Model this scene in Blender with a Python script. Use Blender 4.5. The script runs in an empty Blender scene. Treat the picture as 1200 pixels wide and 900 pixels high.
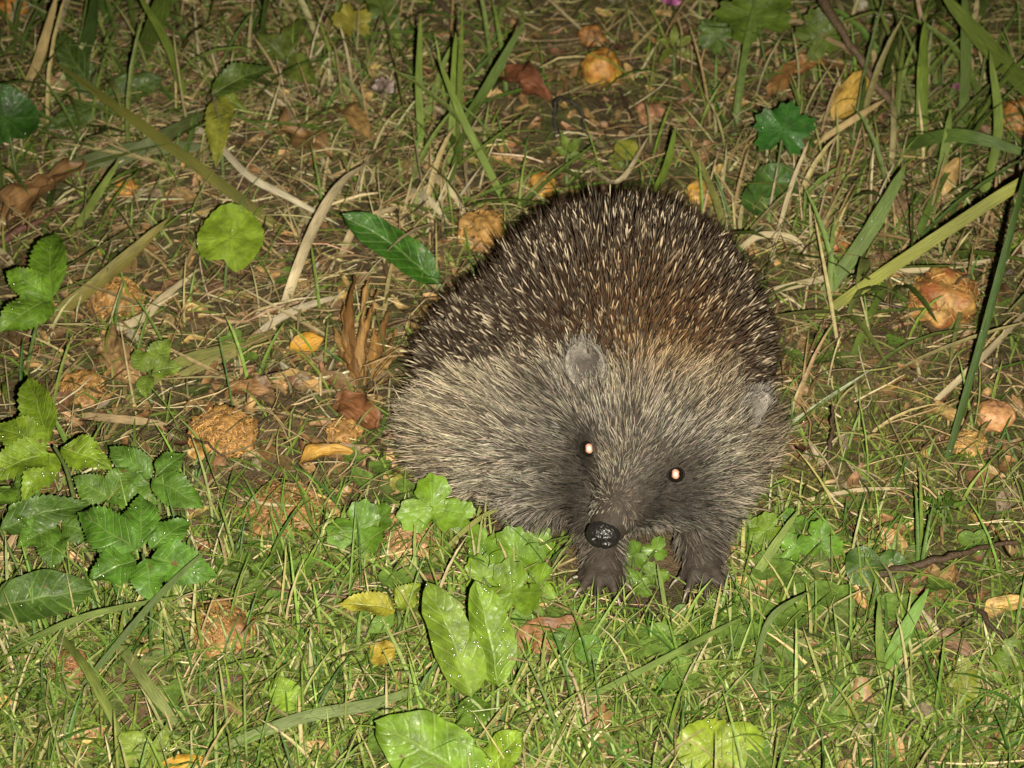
import bpy, math, random
import numpy as np
from mathutils import Vector, Matrix, noise, bvhtree

rng = np.random.default_rng(7)
random.seed(7)
sc = bpy.context.scene
col = sc.collection

# ------------------------------------------------------------------ camera
DIST, PITCH, HFOV = 1.2, math.radians(40), math.radians(21.2)
FPX = 600 / math.tan(HFOV / 2)
CAM = np.array([0, -DIST * math.cos(PITCH), DIST * math.sin(PITCH)])
FWD = np.array([0, math.cos(PITCH), -math.sin(PITCH)])
UPV = np.array([0, math.sin(PITCH), math.cos(PITCH)])
cd = bpy.data.cameras.new('camera')
cam = bpy.data.objects.new('camera', cd)
col.objects.link(cam)
cam.location = CAM
cam.rotation_euler = (math.pi / 2 - PITCH, 0, 0)
cd.sensor_width = 36
cd.lens = 18 / math.tan(HFOV / 2)
cd.clip_start, cd.clip_end = 0.02, 500
cd.dof.use_dof = True
cd.dof.focus_distance = 1.10
cd.dof.aperture_fstop = 20
sc.camera = cam

# ------------------------------------------------------------------ night sky
w = bpy.data.worlds.new('World')
sc.world = w
w.use_nodes = True
nt = w.node_tree
sky = nt.nodes.new('ShaderNodeTexSky')
sky.sky_type = 'NISHITA'
sky.sun_disc = False
sky.sun_elevation = math.radians(-4)
sky.sun_rotation = math.radians(160)
nt.links.new(sky.outputs[0], nt.nodes['Background'].inputs[0])
nt.nodes['Background'].inputs[1].default_value = 0.05

# ------------------------------------------------------------------ the phone's flash, just beside the lens: the only light of this night picture
fl = bpy.data.lights.new('camera_flash', 'SPOT')
fl.energy = 72
fl.color = (1.0, 0.93, 0.76)
fl.shadow_soft_size = 0.004
fl.spot_size = math.radians(46)
fl.spot_blend = 1.0
flash = bpy.data.objects.new('camera_flash', fl)
col.objects.link(flash)
flash.location = CAM + np.array([0.030, 0, 0]) - UPV * 0.020
aim = Vector((0.01, -0.13, 0)) - Vector(flash.location)
flash.rotation_euler = aim.to_track_quat('-Z', 'Y').to_euler()

vs = sc.view_settings
vs.view_transform = 'Standard'
vs.look = 'None'
vs.exposure = 0.98
vs.gamma = 1.0
sc.render.engine = 'CYCLES'
sc.cycles.use_denoising = True
sc.cycles.max_bounces = 3
sc.cycles.diffuse_bounces = 1
sc.cycles.glossy_bounces = 2
sc.cycles.transmission_bounces = 3
sc.cycles.transparent_max_bounces = 4
sc.cycles.caustics_reflective = False
sc.cycles.caustics_refractive = False


# ================================================================== helpers
def P(px, py, z=0.0):
    """The point at height z that stands at a given place of the photograph."""
    d = FWD * FPX + np.array([1, 0, 0]) * (px - 600) - UPV * (py - 450)
    return CAM + d * (z - CAM[2]) / d[2]


PX = 1 / 2760.0     # metres per photo pixel near the animal


def unit(a):
    a = np.asarray(a, float)
    return a / np.maximum(np.linalg.norm(a, axis=-1, keepdims=True), 1e-9)


def lin(r, g, b):
    """sRGB 0..255 to linear"""
    out = []
    for c in (r, g, b):
        c /= 255
        out.append(c / 12.92 if c <= 0.04045 else ((c + 0.055) / 1.055) ** 2.4)
    return np.array(out)


class Waves:
    """cheap smooth noise: a sum of random sines"""
    def __init__(self, seed, scale, n=10, dims=2):
        r = np.random.default_rng(seed)
        self.k = r.normal(0, 1, (n, dims)) * 2 * math.pi / scale
        self.p = r.uniform(0, 6.28, n)

    def __call__(self, xy):
        return np.sin(np.asarray(xy) @ self.k.T + self.p).mean(-1) * 2.0


W1, W2, W3 = Waves(1, .22), Waves(2, .06), Waves(3, .02, 14)


def gz(xy):
    """height of the soil"""
    xy = np.asarray(xy)
    return .0045 * W1(xy) + .0022 * W2(xy) + .0009 * W3(xy) - .004


def mesh_arrays(name, V, faces, colr=None, smooth=True, extra=None):
    """V (n,3); faces (m,4) or (m,3) index array; colr (n,3)"""
    me = bpy.data.meshes.new(name)
    V = np.ascontiguousarray(V, dtype=np.float32)
    faces = np.ascontiguousarray(faces, dtype=np.int32)
    m, k = faces.shape
    me.vertices.add(len(V))
    me.vertices.foreach_set('co', V.ravel())
    me.loops.add(m * k)
    me.loops.foreach_set('vertex_index', faces.ravel())
    me.polygons.add(m)
    me.polygons.foreach_set('loop_start', np.arange(0, m * k, k, dtype=np.int32))
    me.polygons.foreach_set('loop_total', np.full(m, k, dtype=np.int32))
    me.polygons.foreach_set('use_smooth', np.full(m, smooth, dtype=bool))
    me.update(calc_edges=True)
    if colr is not None:
        a = me.attributes.new('Col', 'FLOAT_COLOR', 'POINT')
        c4 = np.ones((len(V), 4), np.float32)
        c4[:, :3] = np.clip(colr, 0, 1)
        a.data.foreach_set('color', c4.ravel())
    if extra is not None:
        a = me.attributes.new('luv', 'FLOAT_VECTOR', 'POINT')
        e3 = np.zeros((len(V), 3), np.float32)
        e3[:, :extra.shape[1]] = extra
        a.data.foreach_set('vector', e3.ravel())
    return me


def link(name, me, mat, parent=None, loc=None):
    o = bpy.data.objects.new(name, me)
    col.objects.link(o)
    if me is not None and mat is not None and not me.materials:
        me.materials.append(mat)
    if parent is not None:
        o.parent = parent
    if loc is not None:
        o.location = loc
    return o


def tag(o, label=None, cat=None, group=None, kind=None):
    if label: o['label'] = label
    if cat: o['category'] = cat
    if group: o['group'] = group
    if kind: o['kind'] = kind
    return o


def empty(name, loc, label, cat, group=None):
    o = bpy.data.objects.new(name, None)
    o.empty_display_size = .01
    col.objects.link(o)
    o.location = loc
    return tag(o, label, cat, group)


def copy_tree(o, parent=None):
    c = o.copy()
    col.objects.link(c)
    if parent is not None:
        c.parent = parent
    for ch in list(o.children):
        copy_tree(ch, c)
    return c


def strands(paths, rad, colr, sides=3):
    """tapered tubes: paths (N,K,3), rad (N,K), colr (N,K,3)"""
    N, K, _ = paths.shape
    t = unit(np.gradient(paths, axis=1))
    ref = unit(np.cross(t.mean(1), rng.normal(size=(N, 3))))[:, None, :]
    b1 = unit(np.cross(t, np.cross(ref, t)))
    b2 = np.cross(t, b1)
    ang = np.arange(sides) * 2 * math.pi / sides
    V = paths[:, :, None, :] + rad[:, :, None, None] * (np.cos(ang)[None, None, :, None] * b1[:, :, None, :] + np.sin(ang)[None, None, :, None] * b2[:, :, None, :])
    idx = np.arange(N * K * sides).reshape(N, K, sides)
    nx = np.roll(idx, -1, axis=2)
    F = np.stack([idx[:, :-1], nx[:, :-1], nx[:, 1:], idx[:, 1:]], -1).reshape(-1, 4)
    Cc = np.repeat(colr[:, :, None, :], sides, axis=2)
    return V.reshape(-1, 3), F, Cc.reshape(-1, 3)


def ribbons(paths, width, side, colr, fold=.25):
    """folded flat blades: three vertices across"""
    N, K, _ = paths.shape
    t = unit(np.gradient(paths, axis=1))
    if side.ndim == 2:
        side = np.repeat(side[:, None, :], K, axis=1)
    s = unit(side - (side * t).sum(-1, keepdims=True) * t)
    n = np.cross(s, t)
    h = width[:, :, None] * .5
    if fold == 0:
        V = np.stack([paths - s * h, paths + s * h], 2)
        idx = np.arange(N * K * 2).reshape(N, K, 2)
        F = np.stack([idx[:, :-1, 0], idx[:, :-1, 1], idx[:, 1:, 1], idx[:, 1:, 0]], -1).reshape(-1, 4)
        return V.reshape(-1, 3), F, np.repeat(colr[:, :, None, :], 2, axis=2).reshape(-1, 3)
    V = np.stack([paths - s * h, paths - n * h * fold * 2, paths + s * h], 2)
    idx = np.arange(N * K * 3).reshape(N, K, 3)
    F = np.concatenate([np.stack([idx[:, :-1, j], idx[:, :-1, j + 1], idx[:, 1:, j + 1], idx[:, 1:, j]], -1).reshape(-1, 4) for j in (0, 1)])
    Cc = np.repeat(colr[:, :, None, :], 3, axis=2)
    return V.reshape(-1, 3), F, Cc.reshape(-1, 3)


def spline(pts, K):
    """Catmull-Rom through the points, K samples"""
    p = np.asarray(pts, float)
    if len(p) == 2:
        return p[0] + (p[1] - p[0]) * np.linspace(0, 1, K)[:, None]
    q = np.vstack([2 * p[0] - p[1], p, 2 * p[-1] - p[-2]])
    out = []
    for u in np.linspace(0, len(p) - 1 - 1e-6, K):
        i = int(u); f = u - i
        a, b, c, d = q[i:i + 4]
        out.append(.5 * ((2 * b) + (c - a) * f + (2 * a - 5 * b + 4 * c - d) * f * f + (3 * b - a - 3 * c + d) * f ** 3))
    return np.array(out)


# ================================================================== materials
def principled(name):
    m = bpy.data.materials.new(name)
    m.use_nodes = True
    return m, m.node_tree, m.node_tree.nodes['Principled BSDF']


def attr_mat(name, rough=.5, spec=.4, nscale=900, namp=.35, bump=0.0, bscale=1500, trans=0.0, sheen=0.0):
    """colour from the vertex colours, varied by a fine noise"""
    m, t, b = principled(name)
    N, L = t.nodes, t.links
    a = N.new('ShaderNodeAttribute'); a.attribute_name = 'Col'
    tc = N.new('ShaderNodeTexCoord')
    nz = N.new('ShaderNodeTexNoise'); nz.inputs['Scale'].default_value = nscale; nz.inputs['Detail'].default_value = 3
    L.new(tc.outputs['Object'], nz.inputs['Vector'])
    mr = N.new('ShaderNodeMapRange')
    mr.inputs[1].default_value, mr.inputs[2].default_value = .25, .75
    mr.inputs[3].default_value, mr.inputs[4].default_value = 1 - namp, 1 + namp
    L.new(nz.outputs['Fac'], mr.inputs[0])
    mx = N.new('ShaderNodeVectorMath'); mx.operation = 'SCALE'
    L.new(a.outputs['Color'], mx.inputs[0]); L.new(mr.outputs[0], mx.inputs['Scale'])
    L.new(mx.outputs[0], b.inputs['Base Color'])
    b.inputs['Roughness'].default_value = rough
    b.inputs['Specular IOR Level'].default_value = spec
    if bump:
        bp = N.new('ShaderNodeBump'); bp.inputs['Strength'].default_value = bump; bp.inputs['Distance'].default_value = .001
        n2 = N.new('ShaderNodeTexNoise'); n2.inputs['Scale'].default_value = bscale; n2.inputs['Detail'].default_value = 4
        L.new(tc.outputs['Object'], n2.inputs['Vector']); L.new(n2.outputs['Fac'], bp.inputs['Height']); L.new(bp.outputs[0], b.inputs['Normal'])
    if trans:
        tr = N.new('ShaderNodeBsdfTranslucent'); L.new(mx.outputs[0], tr.inputs['Color'])
        ms = N.new('ShaderNodeMixShader'); ms.inputs[0].default_value = trans
        L.new(b.outputs[0], ms.inputs[1]); L.new(tr.outputs[0], ms.inputs[2]); L.new(ms.outputs[0], N['Material Output'].inputs[0])
    return m


def leaf_mat(name, palmate=False, rough=.48, spec=.35, nveins=8, vein=.35, blotch=.35):
    """green leaf: vertex colour, pale veins, blotches, puckered surface"""
    m, t, b = principled(name)
    N, L = t.nodes, t.links
    a = N.new('ShaderNodeAttribute'); a.attribute_name = 'Col'
    uv = N.new('ShaderNodeAttribute'); uv.attribute_name = 'luv'
    sp = N.new('ShaderNodeSeparateXYZ'); L.new(uv.outputs['Vector'], sp.inputs[0])

    def math_(op, x, y=None, clamp=False):
        n = N.new('ShaderNodeMath'); n.operation = op; n.use_clamp = clamp
        for i, s in ((0, x), (1, y)):
            if s is None: continue
            if hasattr(s, 'links'): L.new(s, n.inputs[i])
            else: n.inputs[i].default_value = s
        return n.outputs[0]

    av = math_('ABSOLUTE', sp.outputs[1])
    if palmate:   # x = angle 0..1, y = radius 0..1
        q = math_('FRACT', math_('MULTIPLY', sp.outputs[0], nveins))
        dist = math_('MULTIPLY', math_('ABSOLUTE', math_('SUBTRACT', q, .5)), math_('ADD', av, .15))
        ridge = math_('SUBTRACT', 1.0, math_('MULTIPLY', dist, 14.0), True)
    else:         # x along, y across -1..1
        q = math_('FRACT', math_('SUBTRACT', math_('MULTIPLY', sp.outputs[0], nveins), math_('MULTIPLY', av, 1.6)))
        d1 = math_('ABSOLUTE', math_('SUBTRACT', q, .5))
        r1 = math_('MULTIPLY', math_('SUBTRACT', 1.0, math_('MULTIPLY', d1, 7.0), True), .6)
        r2 = math_('SUBTRACT', 1.0, math_('MULTIPLY', av, 13.0), True)
        ridge = math_('MAXIMUM', r1, r2)
    tc = N.new('ShaderNodeTexCoord')
    nz = N.new('ShaderNodeTexNoise'); nz.inputs['Scale'].default_value = 160; nz.inputs['Detail'].default_value = 5
    L.new(tc.outputs['Object'], nz.inputs['Vector'])
    mr = N.new('ShaderNodeMapRange')
    mr.inputs[1].default_value, mr.inputs[2].default_value = .3, .7
    mr.inputs[3].default_value, mr.inputs[4].default_value = 1 - blotch, 1 + blotch
    L.new(nz.outputs['Fac'], mr.inputs[0])
    mx = N.new('ShaderNodeVectorMath'); mx.operation = 'SCALE'
    hue = N.new('ShaderNodeVectorMath'); hue.operation = 'MULTIPLY'; hue.inputs[1].default_value = (1.14, .86, .56)
    L.new(a.outputs['Color'], hue.inputs[0])
    L.new(hue.outputs[0], mx.inputs[0]); L.new(mr.outputs[0], mx.inputs['Scale'])
    mix = N.new('ShaderNodeMix'); mix.data_type = 'RGBA'
    L.new(math_('MULTIPLY', ridge, vein), mix.inputs['Factor'])
    L.new(mx.outputs[0], mix.inputs['A']); mix.inputs['B'].default_value = (.30, .40, .12, 1)
    # brown bitten specks
    n3 = N.new('ShaderNodeTexNoise'); n3.inputs['Scale'].default_value = 230; n3.inputs['Detail'].default_value = 2
    L.new(tc.outputs['Object'], n3.inputs['Vector'])
    sr = N.new('ShaderNodeMapRange'); sr.inputs[1].default_value, sr.inputs[2].default_value = .70, .76
    L.new(n3.outputs['Fac'], sr.inputs[0])
    mix2 = N.new('ShaderNodeMix'); mix2.data_type = 'RGBA'
    L.new(sr.outputs[0], mix2.inputs['Factor']); L.new(mix.outputs['Result'], mix2.inputs['A']); mix2.inputs['B'].default_value = (.10, .075, .02, 1)
    mix = mix2
    L.new(mix.outputs['Result'], b.inputs['Base Color'])
    b.inputs['Specular IOR Level'].default_value = spec
    n2 = N.new('ShaderNodeTexNoise'); n2.inputs['Scale'].default_value = 420; n2.inputs['Detail'].default_value = 3
    L.new(tc.outputs['Object'], n2.inputs['Vector'])
    rr = N.new('ShaderNodeMapRange'); rr.inputs[1].default_value, rr.inputs[2].default_value = .35, .65
    rr.inputs[3].default_value, rr.inputs[4].default_value = rough * .7, rough * 1.5
    L.new(n2.outputs['Fac'], rr.inputs[0]); L.new(rr.outputs[0], b.inputs['Roughness'])
    hh = math_('SUBTRACT', math_('MULTIPLY', n2.outputs['Fac'], .9), math_('MULTIPLY', ridge, .18 if palmate else .5))
    bp = N.new('ShaderNodeBump'); bp.inputs['Strength'].default_value = .55; bp.inputs['Distance'].default_value = .0012
    L.new(hh, bp.inputs['Height']); L.new(bp.outputs[0], b.inputs['Normal'])
    tr = N.new('ShaderNodeBsdfTranslucent'); L.new(mix.outputs['Result'], tr.inputs['Color'])
    ms = N.new('ShaderNodeMixShader'); ms.inputs[0].default_value = .15
    L.new(b.outputs[0], ms.inputs[1]); L.new(tr.outputs[0], ms.inputs[2]); L.new(ms.outputs[0], N['Material Output'].inputs[0])
    return m


def blade_mat(name, base_rough=.5, spec=.3):
    """grass blade: vertex colour with fine lengthwise veins and a pale midrib"""
    m, t, b = principled(name)
    N, L = t.nodes, t.links
    a = N.new('ShaderNodeAttribute'); a.attribute_name = 'Col'
    uv = N.new('ShaderNodeAttribute'); uv.attribute_name = 'luv'
    mp = N.new('ShaderNodeVectorMath'); mp.operation = 'MULTIPLY'; mp.inputs[1].default_value = (3.0, 9.0, 1)
    L.new(uv.outputs['Vector'], mp.inputs[0])
    nz = N.new('ShaderNodeTexNoise'); nz.inputs['Scale'].default_value = 1.0; nz.inputs['Detail'].default_value = 4
    L.new(mp.outputs[0], nz.inputs['Vector'])
    mr = N.new('ShaderNodeMapRange'); mr.inputs[1].default_value, mr.inputs[2].default_value, mr.inputs[3].default_value, mr.inputs[4].default_value = .3, .7, .55, 1.4
    L.new(nz.outputs['Fac'], mr.inputs[0])
    mx = N.new('ShaderNodeVectorMath'); mx.operation = 'SCALE'
    L.new(a.outputs['Color'], mx.inputs[0]); L.new(mr.outputs[0], mx.inputs['Scale'])
    L.new(mx.outputs[0], b.inputs['Base Color'])
    b.inputs['Roughness'].default_value = base_rough; b.inputs['Specular IOR Level'].default_value = spec
    bp = N.new('ShaderNodeBump'); bp.inputs['Strength'].default_value = .6; bp.inputs['Distance'].default_value = .0006
    L.new(nz.outputs['Fac'], bp.inputs['Height']); L.new(bp.outputs[0], b.inputs['Normal'])
    tr = N.new('ShaderNodeBsdfTranslucent'); L.new(mx.outputs[0], tr.inputs['Color'])
    ms = N.new('ShaderNodeMixShader'); ms.inputs[0].default_value = .15
    L.new(b.outputs[0], ms.inputs[1]); L.new(tr.outputs[0], ms.inputs[2]); L.new(ms.outputs[0], N['Material Output'].inputs[0])
    return m


def soil_mat():
    m, t, b = principled('damp_soil')
    N, L = t.nodes, t.links
    tc = N.new('ShaderNodeTexCoord')

    def nz(s, d=6):
        n = N.new('ShaderNodeTexNoise'); n.inputs['Scale'].default_value = s; n.inputs['Detail'].default_value = d
        n.inputs['Roughness'].default_value = .65
        L.new(tc.outputs['Object'], n.inputs['Vector']); return n.outputs['Fac']
    r = N.new('ShaderNodeValToRGB'); L.new(nz(35), r.inputs[0])
    e = r.color_ramp.elements
    e[0].position, e[0].color = .30, (.034, .022, .011, 1)
    e[1].position, e[1].color = .72, (.165, .110, .052, 1)
    x = r.color_ramp.elements.new(.5); x.color = (.085, .056, .027, 1)
    g = N.new('ShaderNodeValToRGB'); L.new(nz(14, 4), g.inputs[0])
    g.color_ramp.elements[0].position, g.color_ramp.elements[1].position = .42, .58
    g.color_ramp.elements[0].color = (0, 0, 0, 1); g.color_ramp.elements[1].color = (.7, .7, .7, 1)
    mx = N.new('ShaderNodeMix'); mx.data_type = 'RGBA'
    L.new(g.outputs[0], mx.inputs['Factor']); L.new(r.outputs[0], mx.inputs['A']); mx.inputs['B'].default_value = (.075, .088, .018, 1)
    L.new(mx.outputs['Result'], b.inputs['Base Color'])
    b.inputs['Roughness'].default_value = .55
    b.inputs['Specular IOR Level'].default_value = .45
    bp = N.new('ShaderNodeBump'); bp.inputs['Strength'].default_value = 1; bp.inputs['Distance'].default_value = .004
    L.new(nz(260, 8), bp.inputs['Height']); L.new(bp.outputs[0], b.inputs['Normal'])
    return m


def plain(name, c, rough=.4, spec=.5, metal=0, bump=0, bscale=900, trans=0, coat=0):
    m, t, b = principled(name)
    b.inputs['Base Color'].default_value = (*c, 1)
    b.inputs['Roughness'].default_value = rough
    b.inputs['Specular IOR Level'].default_value = spec
    b.inputs['Metallic'].default_value = metal
    b.inputs['Transmission Weight'].default_value = trans
    b.inputs['Coat Weight'].default_value = coat
    if bump:
        N, L = t.nodes, t.links
        tc = N.new('ShaderNodeTexCoord'); n = N.new('ShaderNodeTexNoise'); n.inputs['Scale'].default_value = bscale; n.inputs['Detail'].default_value = 3
        bp = N.new('ShaderNodeBump'); bp.inputs['Strength'].default_value = bump; bp.inputs['Distance'].default_value = .0006
        L.new(tc.outputs['Object'], n.inputs['Vector']); L.new(n.outputs['Fac'], bp.inputs['Height']); L.new(bp.outputs[0], b.inputs['Normal'])
    return m


M = dict(
    soil=soil_mat(),
    spine=attr_mat('spine', .55, .12, 700, .2),
    fur=attr_mat('fur', .55, .15, 500, .25, trans=.10),
    skin=attr_mat('skin', .6, .15, 500, .3, .5, 1200),
    grass=attr_mat('grass', .48, .28, 350, .3, .35, 900, trans=.22),
    straw=attr_mat('straw', .5, .35, 500, .35),
    moss=attr_mat('moss', .6, .25, 300, .4, trans=.15),
    litter=attr_mat('litter', .5, .4, 420, .45, .7, 500),
    fruit=attr_mat('fruit', .5, .4, 260, .5, 1.0, 420),
    blade=blade_mat('grass_blade'), dryblade=blade_mat('dry_blade', .55, .25), deadleaf=blade_mat('dead_leaf', .5, .35),
    twig=attr_mat('twig', .6, .3, 600, .4, .8, 900),
    leaf=leaf_mat('leaf_pinnate', vein=.26),
    leafp=leaf_mat('leaf_palmate', True, nveins=7, vein=.07),
    petal=attr_mat('petal', .5, .3, 400, .2, trans=.3),
    eye=plain('eye', (.008, .006, .005), .06, .6),
    eyeshine=plain('eyeshine', (.62, .34, .26), .60, .5, 1),
    nose=plain('nose', (.013, .011, .011), .33, .5, 0, .8, 900),
    claw=attr_mat('claw', .35, .5, 600, .2),
    drop=plain('water', (1, 1, 1), .16, .5, 0, 0, 900, .8),
)
_t = M['drop'].node_tree
_g = _t.nodes.new('ShaderNodeBsdfGlossy'); _g.inputs['Roughness'].default_value = .22
_c = _t.nodes.new('ShaderNodeBsdfTransparent')
_m = _t.nodes.new('ShaderNodeMixShader'); _m.inputs[0].default_value = .20
_t.links.new(_c.outputs[0], _m.inputs[1]); _t.links.new(_g.outputs[0], _m.inputs[2]); _t.links.new(_m.outputs[0], _t.nodes['Material Output'].inputs[0])

# ================================================================== ground
def ground():
    core = np.linspace(-.52, .52, 300)
    far = np.array([.6, .8, 1.2, 2, 4, 9, 20, 60, 150])
    xs = np.concatenate([-far[::-1], core, far])
    ys = xs + .03
    X, Y = np.meshgrid(xs, ys, indexing='ij')
    xy = np.stack([X, Y], -1)
    fade = np.clip(1.6 - np.maximum(abs(X), abs(Y)) * 1.5, 0, 1)
    clods = Waves(11, .009, 16)(xy) * .0008 + Waves(12, .028, 12)(xy) * .001
    Z = gz(xy) * np.where(fade > 0, 1, .0) + np.where(fade > 0, 0, -.004) + clods * fade
    V = np.stack([X, Y, Z], -1).reshape(-1, 3)
    n, k = X.shape
    idx = np.arange(n * k).reshape(n, k)
    F = np.stack([idx[:-1, :-1], idx[1:, :-1], idx[1:, 1:], idx[:-1, 1:]], -1).reshape(-1, 4)
    tag(link('ground', mesh_arrays('ground', V, F), M['soil']), kind='structure')


ground()


# ------------------------------------------------------------------ where what grows: blobs in the world plane (x, y, radius x, radius y, weight)
def blob(xy, px, py, rx, ry, wgt=1.0):
    c = P(px, py)[:2]
    k = DIST / FPX
    d = ((xy[:, 0] - c[0]) / (rx * k)) ** 2 + ((xy[:, 1] - c[1]) / (ry * k / math.sin(PITCH))) ** 2
    return wgt * np.exp(-d)


def scatter(n, dens, x0=-.5, x1=.5, y0=-.42, y1=.52, seed=0):
    """n points spread by a density function"""
    r = np.random.default_rng(seed)
    out = np.zeros((0, 2))
    while len(out) < n:
        q = np.stack([r.uniform(x0, x1, n * 3), r.uniform(y0, y1, n * 3)], -1)
        out = np.vstack([out, q[r.uniform(0, 1, len(q)) < dens(q)]])
    return out[:n]


def bare(xy):
    """bare earth: behind the animal, and the brown patches on the right"""
    b = blob(xy, 660, 140, 150, 90, 1.0) + blob(xy, 840, 110, 90, 80, .5) + blob(xy, 1110, 715, 105, 70, 1.0) + blob(xy, 700, 60, 120, 50, .7)
    b += blob(xy, 330, 200, 110, 60, .3) + blob(xy, 1040, 480, 100, 70, .6) + blob(xy, 300, 440, 130, 90, .55) + blob(xy, 1140, 620, 70, 40, .6)
    return np.clip(b, 0, 1)


def d_grass(xy):
    y = xy[:, 1]
    front = np.clip((-.095 - y) / .05, 0, 1)
    base = .16 + .84 * front
    base += blob(xy, 300, 650, 120, 60, .5) + blob(xy, 1000, 640, 150, 70, .35) + blob(xy, 950, 260, 120, 110, .3) + blob(xy, 530, 120, 120, 130, .3) + blob(xy, 1110, 150, 120, 130, .35) + blob(xy, 120, 120, 160, 130, .35)
    return np.clip(base * (1 - .85 * bare(xy)) * (.75 + .5 * W2(xy * 1.0)), 0, 1)


def blades(xy, length, width, lean, bend, cols, K=6, fold=.25, tipdark=1.0, base_z=None):
    """grass blades from roots: lean = how far over they lie (0 upright, 1 flat)"""
    n = len(xy)
    z = gz(xy) - .001
    az = rng.uniform(0, 2 * math.pi, n)
    h = np.stack([np.cos(az), np.sin(az), np.zeros(n)], -1)
    up = np.array([0, 0, 1.0])
    s = np.linspace(0, 1, K)
    d = h[:, None, :] * (lean[:, None] + bend[:, None] * s)[:, :, None] + up * (np.maximum(1.0 - lean[:, None] * .8 - bend[:, None] * s * .9, -.35))[:, :, None]
    d = unit(d) * (length / (K - 1))[:, None, None]
    p = np.concatenate([np.zeros((n, 1, 3)), np.cumsum(d[:, :-1], 1)], 1)
    sway = rng.normal(0, .12, (n, 1, 3)) * (s[None, :, None] ** 2) * length[:, None, None]
    p = p + sway + np.stack([xy[:, 0], xy[:, 1], z], -1)[:, None, :]
    floor = gz(p[:, :, :2].reshape(-1, 2)).reshape(n, K) + .0015
    p[:, 1:, 2] = np.maximum(p[:, 1:, 2], floor[:, 1:])
    prof = np.array([.75, 1, 1, .9, .65, .08]) if K == 6 else np.interp(s, [0, .2, .6, .85, 1], [.75, 1, .95, .6, .08])
    wd = width[:, None] * prof[None, :]
    tw = rng.uniform(-.9, .9, n)
    side = np.cross(h, up) + h * tw[:, None] * .5
    cc = cols[:, None, :] * np.linspace(.8, 1.0 * tipdark, K)[None, :, None]
    return ribbons(p, wd, side, cc, fold)


def pick(n, pal, jit=.15):
    """random colours from a weighted palette"""
    wts = np.array([q[0] for q in pal], float)
    i = rng.choice(len(pal), n, p=wts / wts.sum())
    c = np.array([q[1] for q in pal])[i]
    return np.clip(c * (1 + rng.normal(0, jit, (n, 1))) * (1 + rng.normal(0, .06, (n, 3))), .005, 1)


GREEN = [(3, (.118, .185, .028)), (2.4, (.165, .235, .040)), (1.6, (.055, .115, .018)), (1.6, (.21, .24, .07)), (1.3, (.34, .30, .13)), (.8, (.42, .37, .19))]
STRAW = [(1.6, (.36, .28, .14)), (2, (.25, .18, .08)), (2.2, (.15, .10, .045)), (.9, (.46, .39, .23)), (1.2, (.08, .05, .024)), (1.0, (.17, .17, .05))]


def keep_off_animal(xy, margin=0.0):
    c = np.array([.031, -.042])
    d = ((xy - c) / np.array([.058 + margin, .062 + margin]))
    e = ((xy - np.array([.056, -.112])) / np.array([.038 + margin, .040 + margin]))
    return ((d ** 2).sum(-1) > 1) & ((e ** 2).sum(-1) > 1)


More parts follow.
